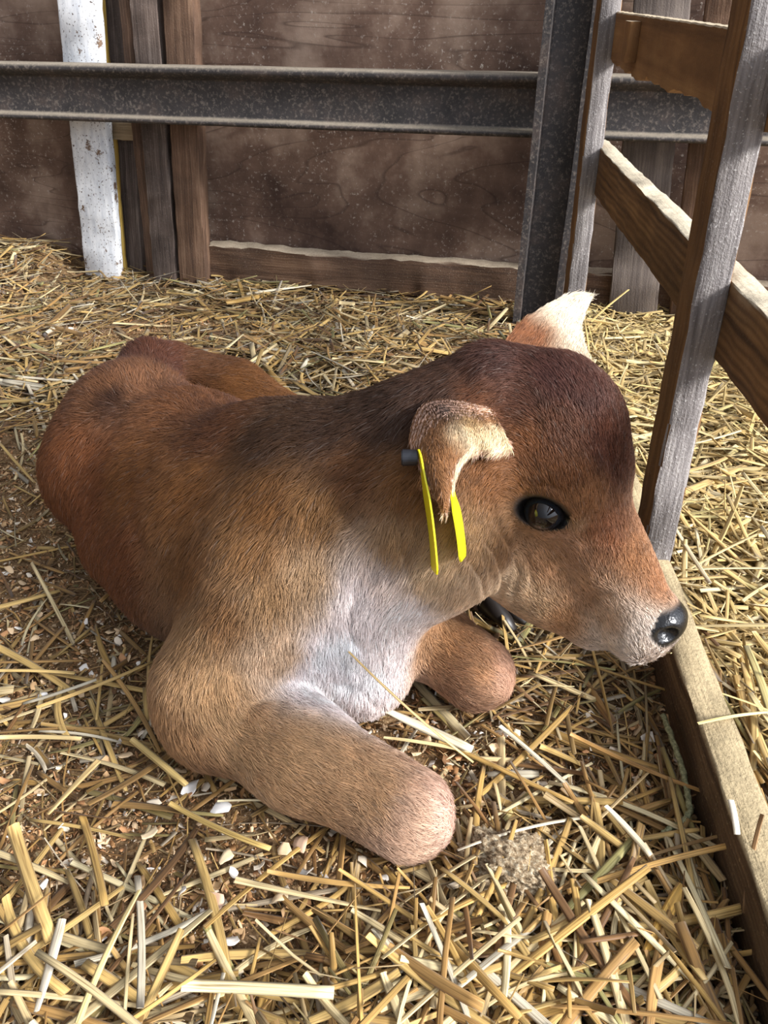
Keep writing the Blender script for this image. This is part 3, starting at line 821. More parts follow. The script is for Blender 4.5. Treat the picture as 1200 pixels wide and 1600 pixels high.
def earc_l(P):
    u, v, side = ear_uv(1, P)
    brown = np.array(srgb(150, 92, 64)); cream = np.array(srgb(244, 226, 206))  # cream carries the backlight painted into this ear
    w = np.clip(sm(u, .2, .55) + sm(v, .3, .8) * .8, 0, 1)[:, None]
    return brown * (1 - w) + cream * w
EARC = [earc_r, earc_l]

body_me = np_mesh('body', CPo, CQ)
base_col = coat(CPo, REG)
set_color(body_me, base_col * .5)
wa = body_me.attributes.new('wet', 'FLOAT', 'POINT'); wa.data.foreach_set('value', np.maximum(nose_mask(CPo), eye_mask(CPo) * .7).astype(np.float32))
calf = empty('calf', (-.1, .9, 0))
tag(calf, 'young brown calf with a pale chest lying on the straw beside the wooden fence', 'calf')
def child(name, me, mat, root):
    o = link(name, me, mat); o.parent = root
    o.matrix_parent_inverse = Matrix.Translation(-root.location) if root.rotation_euler.z == 0 else root.matrix_world.inverted()
    return o
body = child('body', body_me, m_skin, calf)

# eyes
for ec, eo, ea, eu in EYES:
    bm = bmesh.new(); bmesh.ops.create_uvsphere(bm, u_segments=40, v_segments=24, radius=.0215)
    for v in bm.verts:      # the cornea stands a little proud
        r = math.hypot(v.co.y, v.co.z)
        if v.co.x > 0 and r < .014: v.co.x += .0018 * (1 - (r / .014) ** 2)
    me = bpy.data.meshes.new('eye'); bm.to_mesh(me); bm.free()
    for p in me.polygons: p.use_smooth = True
    o = link('eye', me, m_eye); o.parent = calf
    o.matrix_parent_inverse = Matrix.Translation(-calf.location)
    R_ = Matrix((eo, ea, eu)).transposed().to_4x4()
    o.matrix_basis = Matrix.Translation(ec + eo * .0035) @ R_
# the cloven hoof of the foot that reaches out under the chin
def hoof_mesh():
    bm = bmesh.new()
    for s in (-1, 1):
        prof = [(-.028, .004, .026), (-.012, .012, .030), (.008, .013, .024), (.026, .011, .014), (.040, .005, .004)]
        rings = []
        for x, w, h in prof:
            ring = [bm.verts.new((x, s * .0115 + w * math.cos(a) * .95, max(0, h * (.5 + .55 * math.sin(a))))) for a in [i * math.pi * 2 / 14 for i in range(14)]]
            rings.append(ring)
        for a, b2 in zip(rings[:-1], rings[1:]):
            for i in range(14): bm.faces.new((a[i], a[(i + 1) % 14], b2[(i + 1) % 14], b2[i]))
        bm.faces.new(rings[0][::-1]); bm.faces.new(rings[-1])
    bmesh.ops.recalc_face_normals(bm, faces=bm.faces)
    me = bpy.data.meshes.new('hoof'); bm.to_mesh(me); bm.free()
    for p in me.polygons: p.use_smooth = True
    return me
o = link('hoof', hoof_mesh(), m_hoof, None); o.parent = calf
o.matrix_parent_inverse = Matrix.Translation(-calf.location)
o.location = (.158, .905, .014); o.rotation_euler = (0, 0, math.atan2(-.75, .66)); o.scale = (1.05, 1.05, 1.15)
# ------------------------------------------------------------------ the fur: short hairs grown over the body, lying along the coat
N_HAIR = 420000
def flow_field(P):
    F = np.zeros((len(P), 3)); best = []
    for p in PR:
        if p[6] != 'u': continue
        if p[0] == 'rc':
            d = p[2] - p[1]; t = np.clip(((P - p[1]) @ d) / (d @ d), 0, 1)
            f = np.linalg.norm(P - p[1] - t[:, None] * d, axis=1) - (p[3] + (p[4] - p[3]) * t)
        else:
            q = (P - p[1]) @ p[2].T
            k0 = np.linalg.norm(q / p[3], axis=1) + 1e-6; k1 = np.linalg.norm(q / p[3] ** 2, axis=1) + 1e-6
            f = k0 * (k0 - 1) / k1
        w = np.exp(-np.clip(f, -.01, .3) / .016)
        F += w[:, None] * (p[7] / (np.linalg.norm(p[7]) + 1e-9))
    return F
def grow(n, seed):
    rng = np.random.default_rng(seed)
    tri = np.concatenate([CQ[:, [0, 1, 2]], CQ[:, [0, 2, 3]]])
    A, B_, C_ = CPo[tri[:, 0]], CPo[tri[:, 1]], CPo[tri[:, 2]]
    cr_ = np.cross(B_ - A, C_ - A); area = np.linalg.norm(cr_, axis=1) * .5
    cen = (A + B_ + C_) / 3
    hd = np.linalg.norm(cen - (HOn + HNn * .17 - HDn * .07), axis=1)
    w = area * (1 + 1.2 * (1 - sm(hd, .15, .25))) * np.where(REG[tri[:, 0]] > 0, 2.0, 1)
    w *= np.where(cen[:, 2] < .012, 0, 1)
    idx = rng.choice(len(tri), n, p=w / w.sum())
    r1, r2 = rng.random(n), rng.random(n); s = np.sqrt(r1)
    a_, b_, c_ = 1 - s, s * (1 - r2), s * r2
    P = A[idx] * a_[:, None] + B_[idx] * b_[:, None] + C_[idx] * c_[:, None]
    T = tri[idx]; Nn = CN[T[:, 0]] * a_[:, None] + CN[T[:, 1]] * b_[:, None] + CN[T[:, 2]] * c_[:, None]
    Nn /= np.linalg.norm(Nn, axis=1, keepdims=True) + 1e-9
    reg = REG[T[:, 0]]
    keep = (eye_mask(P) < .45) & (nose_mask(P) < .3)
    P, Nn, reg = P[keep], Nn[keep], reg[keep]
    # keep hairs off the inside of the mouth and nostrils
    return P, Nn, reg, rng
P, Nn, reg, rng = grow(N_HAIR, 5)
n = len(P)
flow = flow_field(P)
for k, (a, b2) in enumerate(((2, 6), (1, 4))):
    m = reg == k + 1
    if m.any():
        ev = EARS[k][0]; tip = ev[40 * 19]
        flow[m] = tip - P[m]; flow[m] /= np.linalg.norm(flow[m], axis=1, keepdims=True) + 1e-6
flow /= np.linalg.norm(flow, axis=1, keepdims=True) + 1e-9
# gentle swirl of the lie of the hair
sw = np.stack([fbm(P, 22, s_, 2) for s_ in (21, 22, 23)], 1) * .38 + np.stack([fbm(P, 110, s_, 2) for s_ in (31, 32, 33)], 1) * .42
flow = flow + sw + rng.normal(0, .13, (n, 3))
flow -= Nn * (flow * Nn).sum(1, keepdims=True)
flow /= np.linalg.norm(flow, axis=1, keepdims=True) + 1e-9
hl = (P - HOn) @ HNn; hd_ = (P - HOn) @ HDn
head = (1 - sm(np.linalg.norm(P - (HOn + HNn * .17 - HDn * .07), axis=1), .13, .20))
chest = np.exp(-((P - np.array((-.03, .74, .12))) ** 2).sum(1) / .10 ** 2)
leg = np.exp(-((P - np.array((-.05, .60, .05))) ** 2).sum(1) / .16 ** 2) + np.exp(-((P - np.array((.08, .76, .05))) ** 2).sum(1) / .08 ** 2)
ln = .0165 * (1 - .42 * head) * (1 + .45 * chest) * (1 - .35 * np.clip(leg, 0, 1))
muzz = sm((P - HOn) @ HNn, .22, .30) * head
ln = ln * (1 - .45 * muzz)
ln = np.where(reg > 0, .0085, ln)
# a long fringe on the rims of the ears
for k in (0, 1):
    m = np.where(reg == k + 1)[0]
    u, v, side = ear_uv(k, P[m])
    rim = (v > .9) | ((v < .1) & (k == 1)); ln[m[rim]] = .013
em_ = eye_mask(P); ln *= (1 - .6 * np.clip(em_ * 2, 0, 1))
ln *= rng.uniform(.65, 1.2, n)
lay = .30 + .10 * rng.random(n) + .12 * chest
NP_ = 5
t = np.linspace(0, 1, NP_)
bend = rng.normal(0, .10, (n, 3))
H = np.zeros((n, NP_, 3), np.float32)
for i, tt in enumerate(t):
    out = lay * (tt - .55 * tt * tt) 
    H[:, i] = P + flow * (ln * tt * .96)[:, None] + Nn * (ln * out)[:, None] + bend * (ln * tt * tt * .5)[:, None]
H[:, :, 2] = np.maximum(H[:, :, 2], .003)
rad = np.array([1, .95, .8, .55, .12]) * .00026
col = coat(P, reg)
tuft = fbm(P + flow * -.004, 150, 41, 2)
col *= rng.uniform(.74, 1.26, (n, 1)) * (1 + .34 * tuft)[:, None]
pale = rng.random(n) < .03
col[pale] = col[pale] * .8 + .2 * np.array((.62, .52, .45))
hc = bpy.data.hair_curves.new('fur')
hc.add_curves([NP_] * n)
hc.position_data.foreach_set('vector', H.ravel())
ra = hc.attributes.get('radius') or hc.attributes.new('radius', 'FLOAT', 'POINT')
ra.data.foreach_set('value', np.tile(rad, n).astype(np.float32))
ca = hc.attributes.new('tint', 'FLOAT_COLOR', 'CURVE')
cc = np.ones((n, 4), np.float32); cc[:, :3] = np.clip(col, 0, 1)
ca.data.foreach_set('color', cc.ravel())
hc.materials.append(m_fur)
fur = bpy.data.objects.new('fur', hc); C.objects.link(fur)
fur.parent = calf; fur.matrix_parent_inverse = Matrix.Translation(-calf.location)
tag(fur, kind='stuff')
# ------------------------------------------------------------------ the yellow ear tag through the near ear
m_yel, nt, b = base_mat('yellow_tag_plastic', .38, .45)
b.inputs['Base Color'].default_value = (*srgb(236, 226, 30), 1); b.inputs['Subsurface Weight'].default_value = .15; b.inputs['Subsurface Scale'].default_value = .004
m_blk, nt, b = base_mat('black_plastic', .3, .5); b.inputs['Base Color'].default_value = (.012, .013, .018, 1)
_d = (hit_depth(652, 722) or .8) - .040
TAG0 = at_depth(662, 715, _d)
def lie(px, py, off): return at_depth(px, py, hit_depth(px, py) - off) - TAG0
B1 = lie(677, 894, .026); B2 = lie(721, 874, .028); T1 = Vector((-.004, -.006, 0)); T2 = lie(705, 772, .030) ; T2 = B2 + (T2 - B2) * 1.06
def hang(T, B, rz):
    Z = (T - B).normalized(); Y = at_depth(680, 800, 1.0) - CAMP; Y = (Y - Z * Y.dot(Z)).normalized(); X = Y.cross(Z)
    return (Matrix((X, Y, Z)).transposed() @ Matrix.Rotation(math.radians(rz), 3, 'Z')).to_euler(), (T - B).length
ear_tag = empty('ear_tag', TAG0)
tag(ear_tag, 'yellow plastic ear tag with a black button hanging from the near ear of the calf', 'ear tag')
bpy.context.view_layer.update()
def tag_panel(length, wide, sgn):
    """a plate in the local y-z plane, x its thickness, hanging from the origin"""
    rows = []; n = 26
    for i in range(n + 1):
        l = i / n
        z = .011 - l * (length + .011)
        if l < .20: hw = .011 * math.sqrt(max(0, 1 - ((l - .10) / .10) ** 2)) * .9 + .003 if l < .1 else .0125
        else: hw = .0125 + (wide / 2 - .0125) * (sm0(l, .2, .42))
        if l > .92: hw -= .006 * ((l - .92) / .08) ** 2
        rows.append((z, hw, .003 * math.sin(l * 2.6)))
    V = []; F = []
    th = .0009
    for z, hw, bx in rows:
        V += [(bx - th, -hw, z), (bx + th, -hw, z), (bx + th, 0, z), (bx + th, hw, z), (bx - th, hw, z), (bx - th, 0, z)]
    for i in range(n):
        for k in range(6):
            F.append((i * 6 + k, i * 6 + (k + 1) % 6, (i + 1) * 6 + (k + 1) % 6, (i + 1) * 6 + k))
    F.append((0, 1, 2, 5)); F.append((5, 2, 3, 4)); e0 = n * 6
    F.append((e0 + 5, e0 + 2, e0 + 1, e0)); F.append((e0 + 4, e0 + 3, e0 + 2, e0 + 5))
    return np_mesh('tag_panel', V, F, False)
def tchild(name, me, mat, loc, rot, root=ear_tag):
    o = link(name, me, mat, root); o.location = loc; o.rotation_euler = rot; return o
fwd = -.020     # most of each plate stands towards the near side of the ear
ra_, la_ = hang(T1, B1, 7); pa = tchild('tag_panel', tag_panel(la_, .046, 1), m_yel, T1, ra_)
rb_, lb_ = hang(T2, B2, -10); pb = tchild('tag_panel', tag_panel(lb_, .046, -1), m_yel, T2, rb_)
def bars(spec, x):
    V = []; F = []
    for y0, y1, z0, z1 in spec:
        i = len(V); V += [(x, y0, z0), (x, y1, z0), (x, y1, z1), (x, y0, z1), (x + .0004, y0, z0), (x + .0004, y1, z0), (x + .0004, y1, z1), (x + .0004, y0, z1)]
        F += [(i, i + 1, i + 2, i + 3), (i + 7, i + 6, i + 5, i + 4), (i, i + 4, i + 5, i + 1), (i + 1, i + 5, i + 6, i + 2), (i + 2, i + 6, i + 7, i + 3), (i + 3, i + 7, i + 4, i)]
    return np_mesh('marking', V, F, False)
for par, x, ln_ in ((pa, .0030, la_), (pb, .0030, lb_)):
    z_ = -ln_ + .014
    o = link('marking', bars([(-.015, -.011, z_, z_ + .03), (-.006, -.002, z_, z_ + .03), (-.002, .006, z_, z_ + .005), (.010, .014, z_, z_ + .03)], x), m_blk, par)
bm = bmesh.new()
for x0, x1, r in ((-.022, -.006, .0085), (-.006, .022, .003), (.018, .0215, .009)):
    ret = bmesh.ops.create_cone(bm, cap_ends=True, segments=24, radius1=r, radius2=r * .93, depth=x1 - x0)
    for v in ret['verts']: v.co = Vector((v.co.z + (x0 + x1) / 2, v.co.x, v.co.y))
bmesh.ops.bevel(bm, geom=[e for e in bm.edges if e.calc_face_angle(0) > .6], offset=.0012, segments=2, affect='EDGES')
me = bpy.data.meshes.new('stud'); bm.to_mesh(me); bm.free()
tchild('button_stud', me, m_blk, (0, 0, 0), (0, 0, 0))
# ------------------------------------------------------------------ straw and shavings
m_straw, nt, b = base_mat('straw', .5, .35)
at = nt.nodes.new('ShaderNodeAttribute'); at.attribute_name = 'tint'
fb = nt.nodes.new('ShaderNodeAttribute'); fb.attribute_name = 'fibre'
n = noise(nt, fb.outputs['Vector'], 1.0, 3, .6); r = ramp(nt, [(.32, (.42, .36, .30)), (.46, (.86, .84, .80)), (.55, (1.02, 1, .98)), (.7, (1.3, 1.28, 1.22))]); nt.links.new(n.outputs['Fac'], r.inputs['Fac'])
mx = nt.nodes.new('ShaderNodeMix'); mx.data_type = 'RGBA'; mx.blend_type = 'MULTIPLY'; mx.inputs['Factor'].default_value = 1
nt.links.new(at.outputs['Color'], mx.inputs[6]); nt.links.new(r.outputs['Color'], mx.inputs[7]); nt.links.new(mx.outputs[2], b.inputs['Base Color'])
b.inputs['Sheen Weight'].default_value = .1
bu = nt.nodes.new('ShaderNodeBump'); bu.inputs['Strength'].default_value = .3; bu.inputs['Distance'].default_value = .0006
nt.links.new(n.outputs['Fac'], bu.inputs['Height']); nt.links.new(bu.outputs['Normal'], b.inputs['Normal'])

PAL = np.array([srgb(*c) for c in ((214, 180, 112), (232, 210, 160), (186, 146, 88), (170, 162, 104), (224, 214, 190), (128, 94, 58), (204, 166, 96), (238, 222, 176))])
def straws(cen, length, width, yaw, pitch, roll, bend, kink, col, rng, rings=6):
    """flattened hollow-looking stalks; all arrays of n; returns verts, quads, tint, fibre"""
    n = len(length); t = np.linspace(-.5, .5, rings)
    K = 6; a = np.arange(K) * 2 * np.pi / K
    along = t[None] * length[:, None]                                    # n, rings
    side = bend[:, None] * (t[None] ** 2 * 4) * length[:, None] * .5
    kp = rng.uniform(-.3, .3, n)[:, None]
    rise = kink[:, None] * np.maximum(t[None] - kp, 0) * length[:, None]
    taper = 1 - .35 * np.abs(t[None] * 2) ** 3 * rng.random(n)[:, None]
    X = np.cos(a)[None, None] * (width * .5)[:, None, None] * taper[:, :, None]
    flat = rng.uniform(.10, .34, n)
    Z = np.sin(a)[None, None] * (width * .5 * flat)[:, None, None] * taper[:, :, None]
    tw = roll[:, None, None] + t[None, :, None] * rng.normal(0, .5, n)[:, None, None]
    Y2 = X * np.cos(tw) - Z * np.sin(tw); Z2 = X * np.sin(tw) + Z * np.cos(tw)
    lx = np.broadcast_to(along[:, :, None], Y2.shape); ly = Y2 + side[:, :, None]; lz = Z2 + rise[:, :, None]
    cp_, sp_ = np.cos(pitch)[:, None, None], np.sin(pitch)[:, None, None]
    x1 = lx * cp_ - lz * sp_; z1 = lx * sp_ + lz * cp_
    cy_, sy_ = np.cos(yaw)[:, None, None], np.sin(yaw)[:, None, None]
    V = np.stack([x1 * cy_ - ly * sy_, x1 * sy_ + ly * cy_, z1], -1) + cen[:, None, None, :]
    base = (np.arange(n) * rings * K)[:, None, None]
    r_ = np.arange(rings - 1)[None, :, None] * K; k_ = np.arange(K)[None, None]
    k2 = (k_ + 1) % K
    F = np.stack([base + r_ + k_, base + r_ + k2, base + r_ + K + k2, base + r_ + K + k_], -1).reshape(-1, 4)
    cap = []
    for q in (0, (rings - 1) * K):
        b_ = base[:, 0, 0] + q
        cap.append(np.stack([b_, b_ + 1, b_ + 2, b_ + 3], 1)); cap.append(np.stack([b_, b_ + 3, b_ + 4, b_ + 5], 1))
    F = np.concatenate([F] + cap)
    tint = np.repeat(col[:, None], rings, 1)
    tint = tint * (1 + .16 * np.sin(t * 5 + rng.uniform(0, 6, (n, 1))))[..., None]
    tint = np.repeat(tint[:, :, None], K, 2).reshape(-1, 3)
    fib = np.stack([lx * 14, np.broadcast_to((a / 6.28 * 16)[None, None], lx.shape) , np.broadcast_to((rng.random(n) * 900)[:, None, None], lx.shape)], -1).reshape(-1, 3)
    return V.reshape(-1, 3), F, tint, fib
def straw_mesh(name, V, F, tint, fib):
    me = np_mesh(name, V, F); set_color(me, np.clip(tint, 0, 1))
    a_ = me.attributes.new('fibre', 'FLOAT_VECTOR', 'POINT'); a_.data.foreach_set('vector', fib.astype(np.float32).ravel())
    return me
def dens(x, y):
    """how thickly straw covers the ground"""
    P_ = np.stack([x, y, 0 * x], 1)
    far = sm0(y, 1.35, 1.75) * .95
    far *= 1 - .85 * np.exp(-(((x + .62) / .33) ** 2 + ((y - 2.12) / .22) ** 2))
    beyond = (x > F0.x + .06 * y + .02) * 1.0
    front = (1 - .35 * (1 - sm0(x, -.25, .05))) * (1 - sm0(y + .12 * fbm(P_, 5, 71, 2) - .10 * sm0(x, -.15, .1), .36, .47))
    under = .75 * np.exp(-(((x - .20) / .16) ** 2 + ((y - .82) / .13) ** 2))
    right = (.62 - .35 * np.exp(-(((x - .23) / .10) ** 2 + ((y - .64) / .07) ** 2))) * sm0(x, .0, .2) * (1 - sm0(y, .5, 1.0))
    left = .13 + .16 * fbm(P_, 6, 72, 2) + .30 * np.exp(-(((x + .55) / .2) ** 2 + ((y - .70) / .08) ** 2))
    behind = .8 * sm0(x, -.25, .1) * sm0(y, .95, 1.2)
    return np.clip(np.maximum.reduce([far, beyond, front, under, right, left, behind]), 0, 1)
def free_of_calf(x, y):
    """1 away from the body, 0 under it"""
    k = np.ones(len(x))
    for cx_, cy_, r in ((-.10, .85, .13), (-.2, .93, .16), (-.30, 1.05, .18), (-.39, 1.1, .12), (-.05, .75, .08), (-.18, .67, .05), (-.08, .61, .045), (.02, .55, .04), (.10, .75, .04), (.04, .82, .05)):
        k *= np.hypot(x - cx_, y - cy_) > r
    return k
def sample(n, rng, f):
    out = []
    tot = 0
    while tot < n:
        # denser towards the viewer's end of the pen, where single stalks can be told apart
        y = .16 + (2.92 - .16) * rng.random(60000) ** 1.25; x = rng.uniform(-1, 1, 60000) * (.50 + .60 * y) + .02
        ok = (rng.random(60000) < f(x, y)) & (y < 2.56 - .249 * x)
        out.append(np.stack([x[ok], y[ok]], 1)); tot += ok.sum()
    return np.concatenate(out)[:n]
rs = np.random.default_rng(17)
def pile(x, y): return .004 + .026 * dens(x, y) ** 1.5
def straw_batch(xy, rng, lift, lmin=.05, lmax=.22, top=False):
    n = len(xy); x, y = xy.T
    L = rng.uniform(lmin, lmax, n) * (.5 + .5 * rng.random(n)); Wd = rng.uniform(.0026, .0078, n)
    Wd = np.where(rng.random(n) < .25, rng.uniform(.0010, .0024, n), Wd); Wd = np.where(rng.random(n) < .07, rng.uniform(.009, .0125, n), Wd)
    Wd = Wd * np.where(y > 1.25, 1.35, np.where(x > .42, 1.2, 1)); L = L * np.where(y > 1.25, 1.15, 1)
    D_ = dens(x, y)
    yaw = rng.uniform(0, np.pi * 2, n)
    # beyond the fence and along it the stalks lie more down the slope
    pitch = rng.normal(0, .13, n) * (.4 + .8 * D_)
    cen = np.stack([x, y, gz(x, y) + pile(x, y) * lift + .003], 1)
    # stalks near the wall stay on this side of it, those near the sill mostly lie along it
    wd = (2.56 - .249 * x) - y
    nearw = wd < L * .5
    yaw = np.where(nearw, -WANG + rng.normal(0, .15, n) + rng.integers(0, 2, n) * np.pi, yaw)
    sx = np.abs(x - (F0.x - .019 + .0594 * y)); ns_ = sx < L * .42
    yaw = np.where(ns_ & (y < 2.0), math.pi / 2 - FA + rng.normal(0, .18, n) + rng.integers(0, 2, n) * np.pi, yaw)
    keep = ~((sx < .035) & (y < 2.1) & (cen[:, 2] < .09))
    ci = rng.choice(len(PAL), n, p=[.24, .15, .18, .06, .06, .10, .15, .06])
    col = PAL[ci] * rng.uniform(.48, 1.05, (n, 1))
    # browner towards the bottom of the pile, more orange-brown at the front
    low_mix = np.clip((1 - lift) * .9, 0, 1)[:, None]; col = col * (1 - low_mix * .8) + np.array(srgb(92, 66, 40)) * low_mix * .8
    front = (1 - sm0(y, .45, .95))[:, None]; col = col * (1 - .18 * front) + np.array(srgb(190, 140, 72)) * .18 * front
    # darker on this side of the fence, paler and yellower beyond it
    col = col * np.where(x > .42, 1, .86)[:, None]
    br = (x > .42)[:, None] * .45; col = col * (1 - br) + np.array(srgb(226, 204, 140)) * br * rng.uniform(.8, 1.05, (n, 1))
    a = [cen, L, Wd, yaw, pitch, rng.normal(0, .35, n), rng.normal(0, .055, n) * np.clip(.005 / Wd, .35, 1.5), np.where((rng.random(n) < .35) & (D_ > .5), rng.normal(0, .13, n), 0), col]
    return [q[keep] for q in a]
bulk = straw_batch(sample(30000, rs, lambda x, y: dens(x, y) ** 1.2 * np.where(x > F0.x + .06 * y, 1, .72) + .02), rs, rs.random(30000) ** .8, .04, .25)
V, F, T, Fb = straws(*bulk, rs)
o = link('straw_bedding', straw_mesh('straw_bedding', V, F, T, Fb), m_straw)
tag(o, 'thick loose golden straw bedding spread over the pen floor', 'straw', None, 'stuff')
# short broken bits and chaff
xy = sample(9000, rs, lambda x, y: .45 + .3 * dens(x, y)); nb_ = len(xy)
ch = straw_batch(xy, rs, rs.random(nb_) * .9 + .1, .012, .06)
ch[2] = ch[2] * .55
V, F, T, Fb = straws(*ch, rs, rings=3)
o = link('straw_chaff', straw_mesh('straw_chaff', V, F, T, Fb), m_straw)
tag(o, 'short broken straw bits and chaff among the sawdust on the pen floor', 'straw chaff', None, 'stuff')

# wood shavings: small curled flakes
m_shav, nt, b = base_mat('wood_shavings', .7, .2)
at = nt.nodes.new('ShaderNodeAttribute'); at.attribute_name = 'tint'; nt.links.new(at.outputs['Color'], b.inputs['Base Color'])
SPAL = np.array([srgb(*c) for c in ((206, 168, 122), (226, 196, 156), (172, 128, 84), (236, 220, 196), (196, 146, 102), (140, 102, 66), (240, 232, 220), (108, 78, 52))])
def flakes(cen, size, asp, rot3, curl, col, nu=4, nv=2):
    n = len(size); u = np.linspace(-.5, .5, nu); v = np.linspace(-.5, .5, nv)
    UU, VV = np.meshgrid(u, v, indexing='ij'); UU = UU.ravel(); VV = VV.ravel()
    ang = UU[None] * curl[:, None]
    R = size[:, None] / np.where(np.abs(curl) < .05, .05, curl)[:, None]
    px_ = R * np.sin(ang); pz_ = R * (1 - np.cos(ang)); py_ = VV[None] * (size * asp)[:, None] * (1 - 1.1 * np.abs(UU[None] + .25 * np.sin(size * 9e4)[:, None]) ** 1.5) + .35 * np.sin(size * 5e4)[:, None] * UU[None] * size[:, None]
    th = .0004
    Q = np.stack([px_, py_, pz_], -1)
    Q = np.concatenate([Q, Q + np.array((0, 0, -th))], 1)
    yaw, pit, rol = rot3.T
    def Rz(a): c, s = np.cos(a), np.sin(a); z = 0 * a; o_ = z + 1; return np.stack([np.stack([c, -s, z], -1), np.stack([s, c, z], -1), np.stack([z, z, o_], -1)], -2)
    def Rx(a): c, s = np.cos(a), np.sin(a); z = 0 * a; o_ = z + 1; return np.stack([np.stack([o_, z, z], -1), np.stack([z, c, -s], -1), np.stack([z, s, c], -1)], -2)
    def Ry(a): c, s = np.cos(a), np.sin(a); z = 0 * a; o_ = z + 1; return np.stack([np.stack([c, z, s], -1), np.stack([z, o_, z], -1), np.stack([-s, z, c], -1)], -2)
    Rm = Rz(yaw) @ Rx(pit) @ Ry(rol)
    V = np.einsum('nij,nkj->nki', Rm, Q) + cen[:, None]
    m_ = nu * nv; base = (np.arange(n) * m_ * 2)[:, None]
    f = []
    for i in range(nu - 1):
        for j in range(nv - 1):
            a, b_, c, d = i * nv + j, (i + 1) * nv + j, (i + 1) * nv + j + 1, i * nv + j + 1
            f.append((a, b_, c, d)); f.append((m_ + d, m_ + c, m_ + b_, m_ + a))
        a, b_ = i * nv, (i + 1) * nv; f.append((a, m_ + a, m_ + b_, b_))
        a, b_ = i * nv + nv - 1, (i + 1) * nv + nv - 1; f.append((b_, m_ + b_, m_ + a, a))
    F = (base[:, :, None] + np.array(f)[None]).reshape(-1, 4)
    return V.reshape(-1, 3), F, np.repeat(col, m_ * 2, 0)
ns = 96000
xy = sample(ns, rs, lambda x, y: np.clip(1.15 - dens(x, y) * .85, .12, 1) * (x < .40 + .06 * y) * (.35 + .65 * (y < 1.4) + .3 * (x < -.3) + .5 * (np.hypot(x + .62, (y - 2.12) * 1.4) < .36)))
x, y = xy.T
sz = .0018 + .0125 * rs.random(ns) ** 4.0; 
cen = np.stack([x, y, gz(x, y) + .001 + .005 * rs.random(ns) + .006 * fbm(np.stack([x, y, 0 * x], 1), 30, 81, 2)], 1)
col = SPAL[rs.choice(len(SPAL), ns, p=[.22, .15, .20, .07, .14, .12, .03, .07])] * rs.uniform(.8, 1.15, (ns, 1))
dirt = sm0(fbm(np.stack([x, y, 0 * x], 1), 9, 83, 3), -.02, .40)[:, None] * .45; col = col * (1 - dirt) + np.array(srgb(110, 82, 58)) * dirt
V, F, T = flakes(cen, sz, rs.uniform(.2, .8, ns), np.stack([rs.uniform(0, 6.28, ns), rs.normal(0, .45, ns), rs.normal(0, .45, ns)], 1), rs.normal(0, 1.3, ns), col, 3, 2)
me = np_mesh('wood_shavings', V, F); set_color(me, T)
o = link('wood_shavings', me, m_shav); tag(o, 'trodden tan sawdust and small wood shavings covering the bare pen floor', 'wood shavings', None, 'stuff')
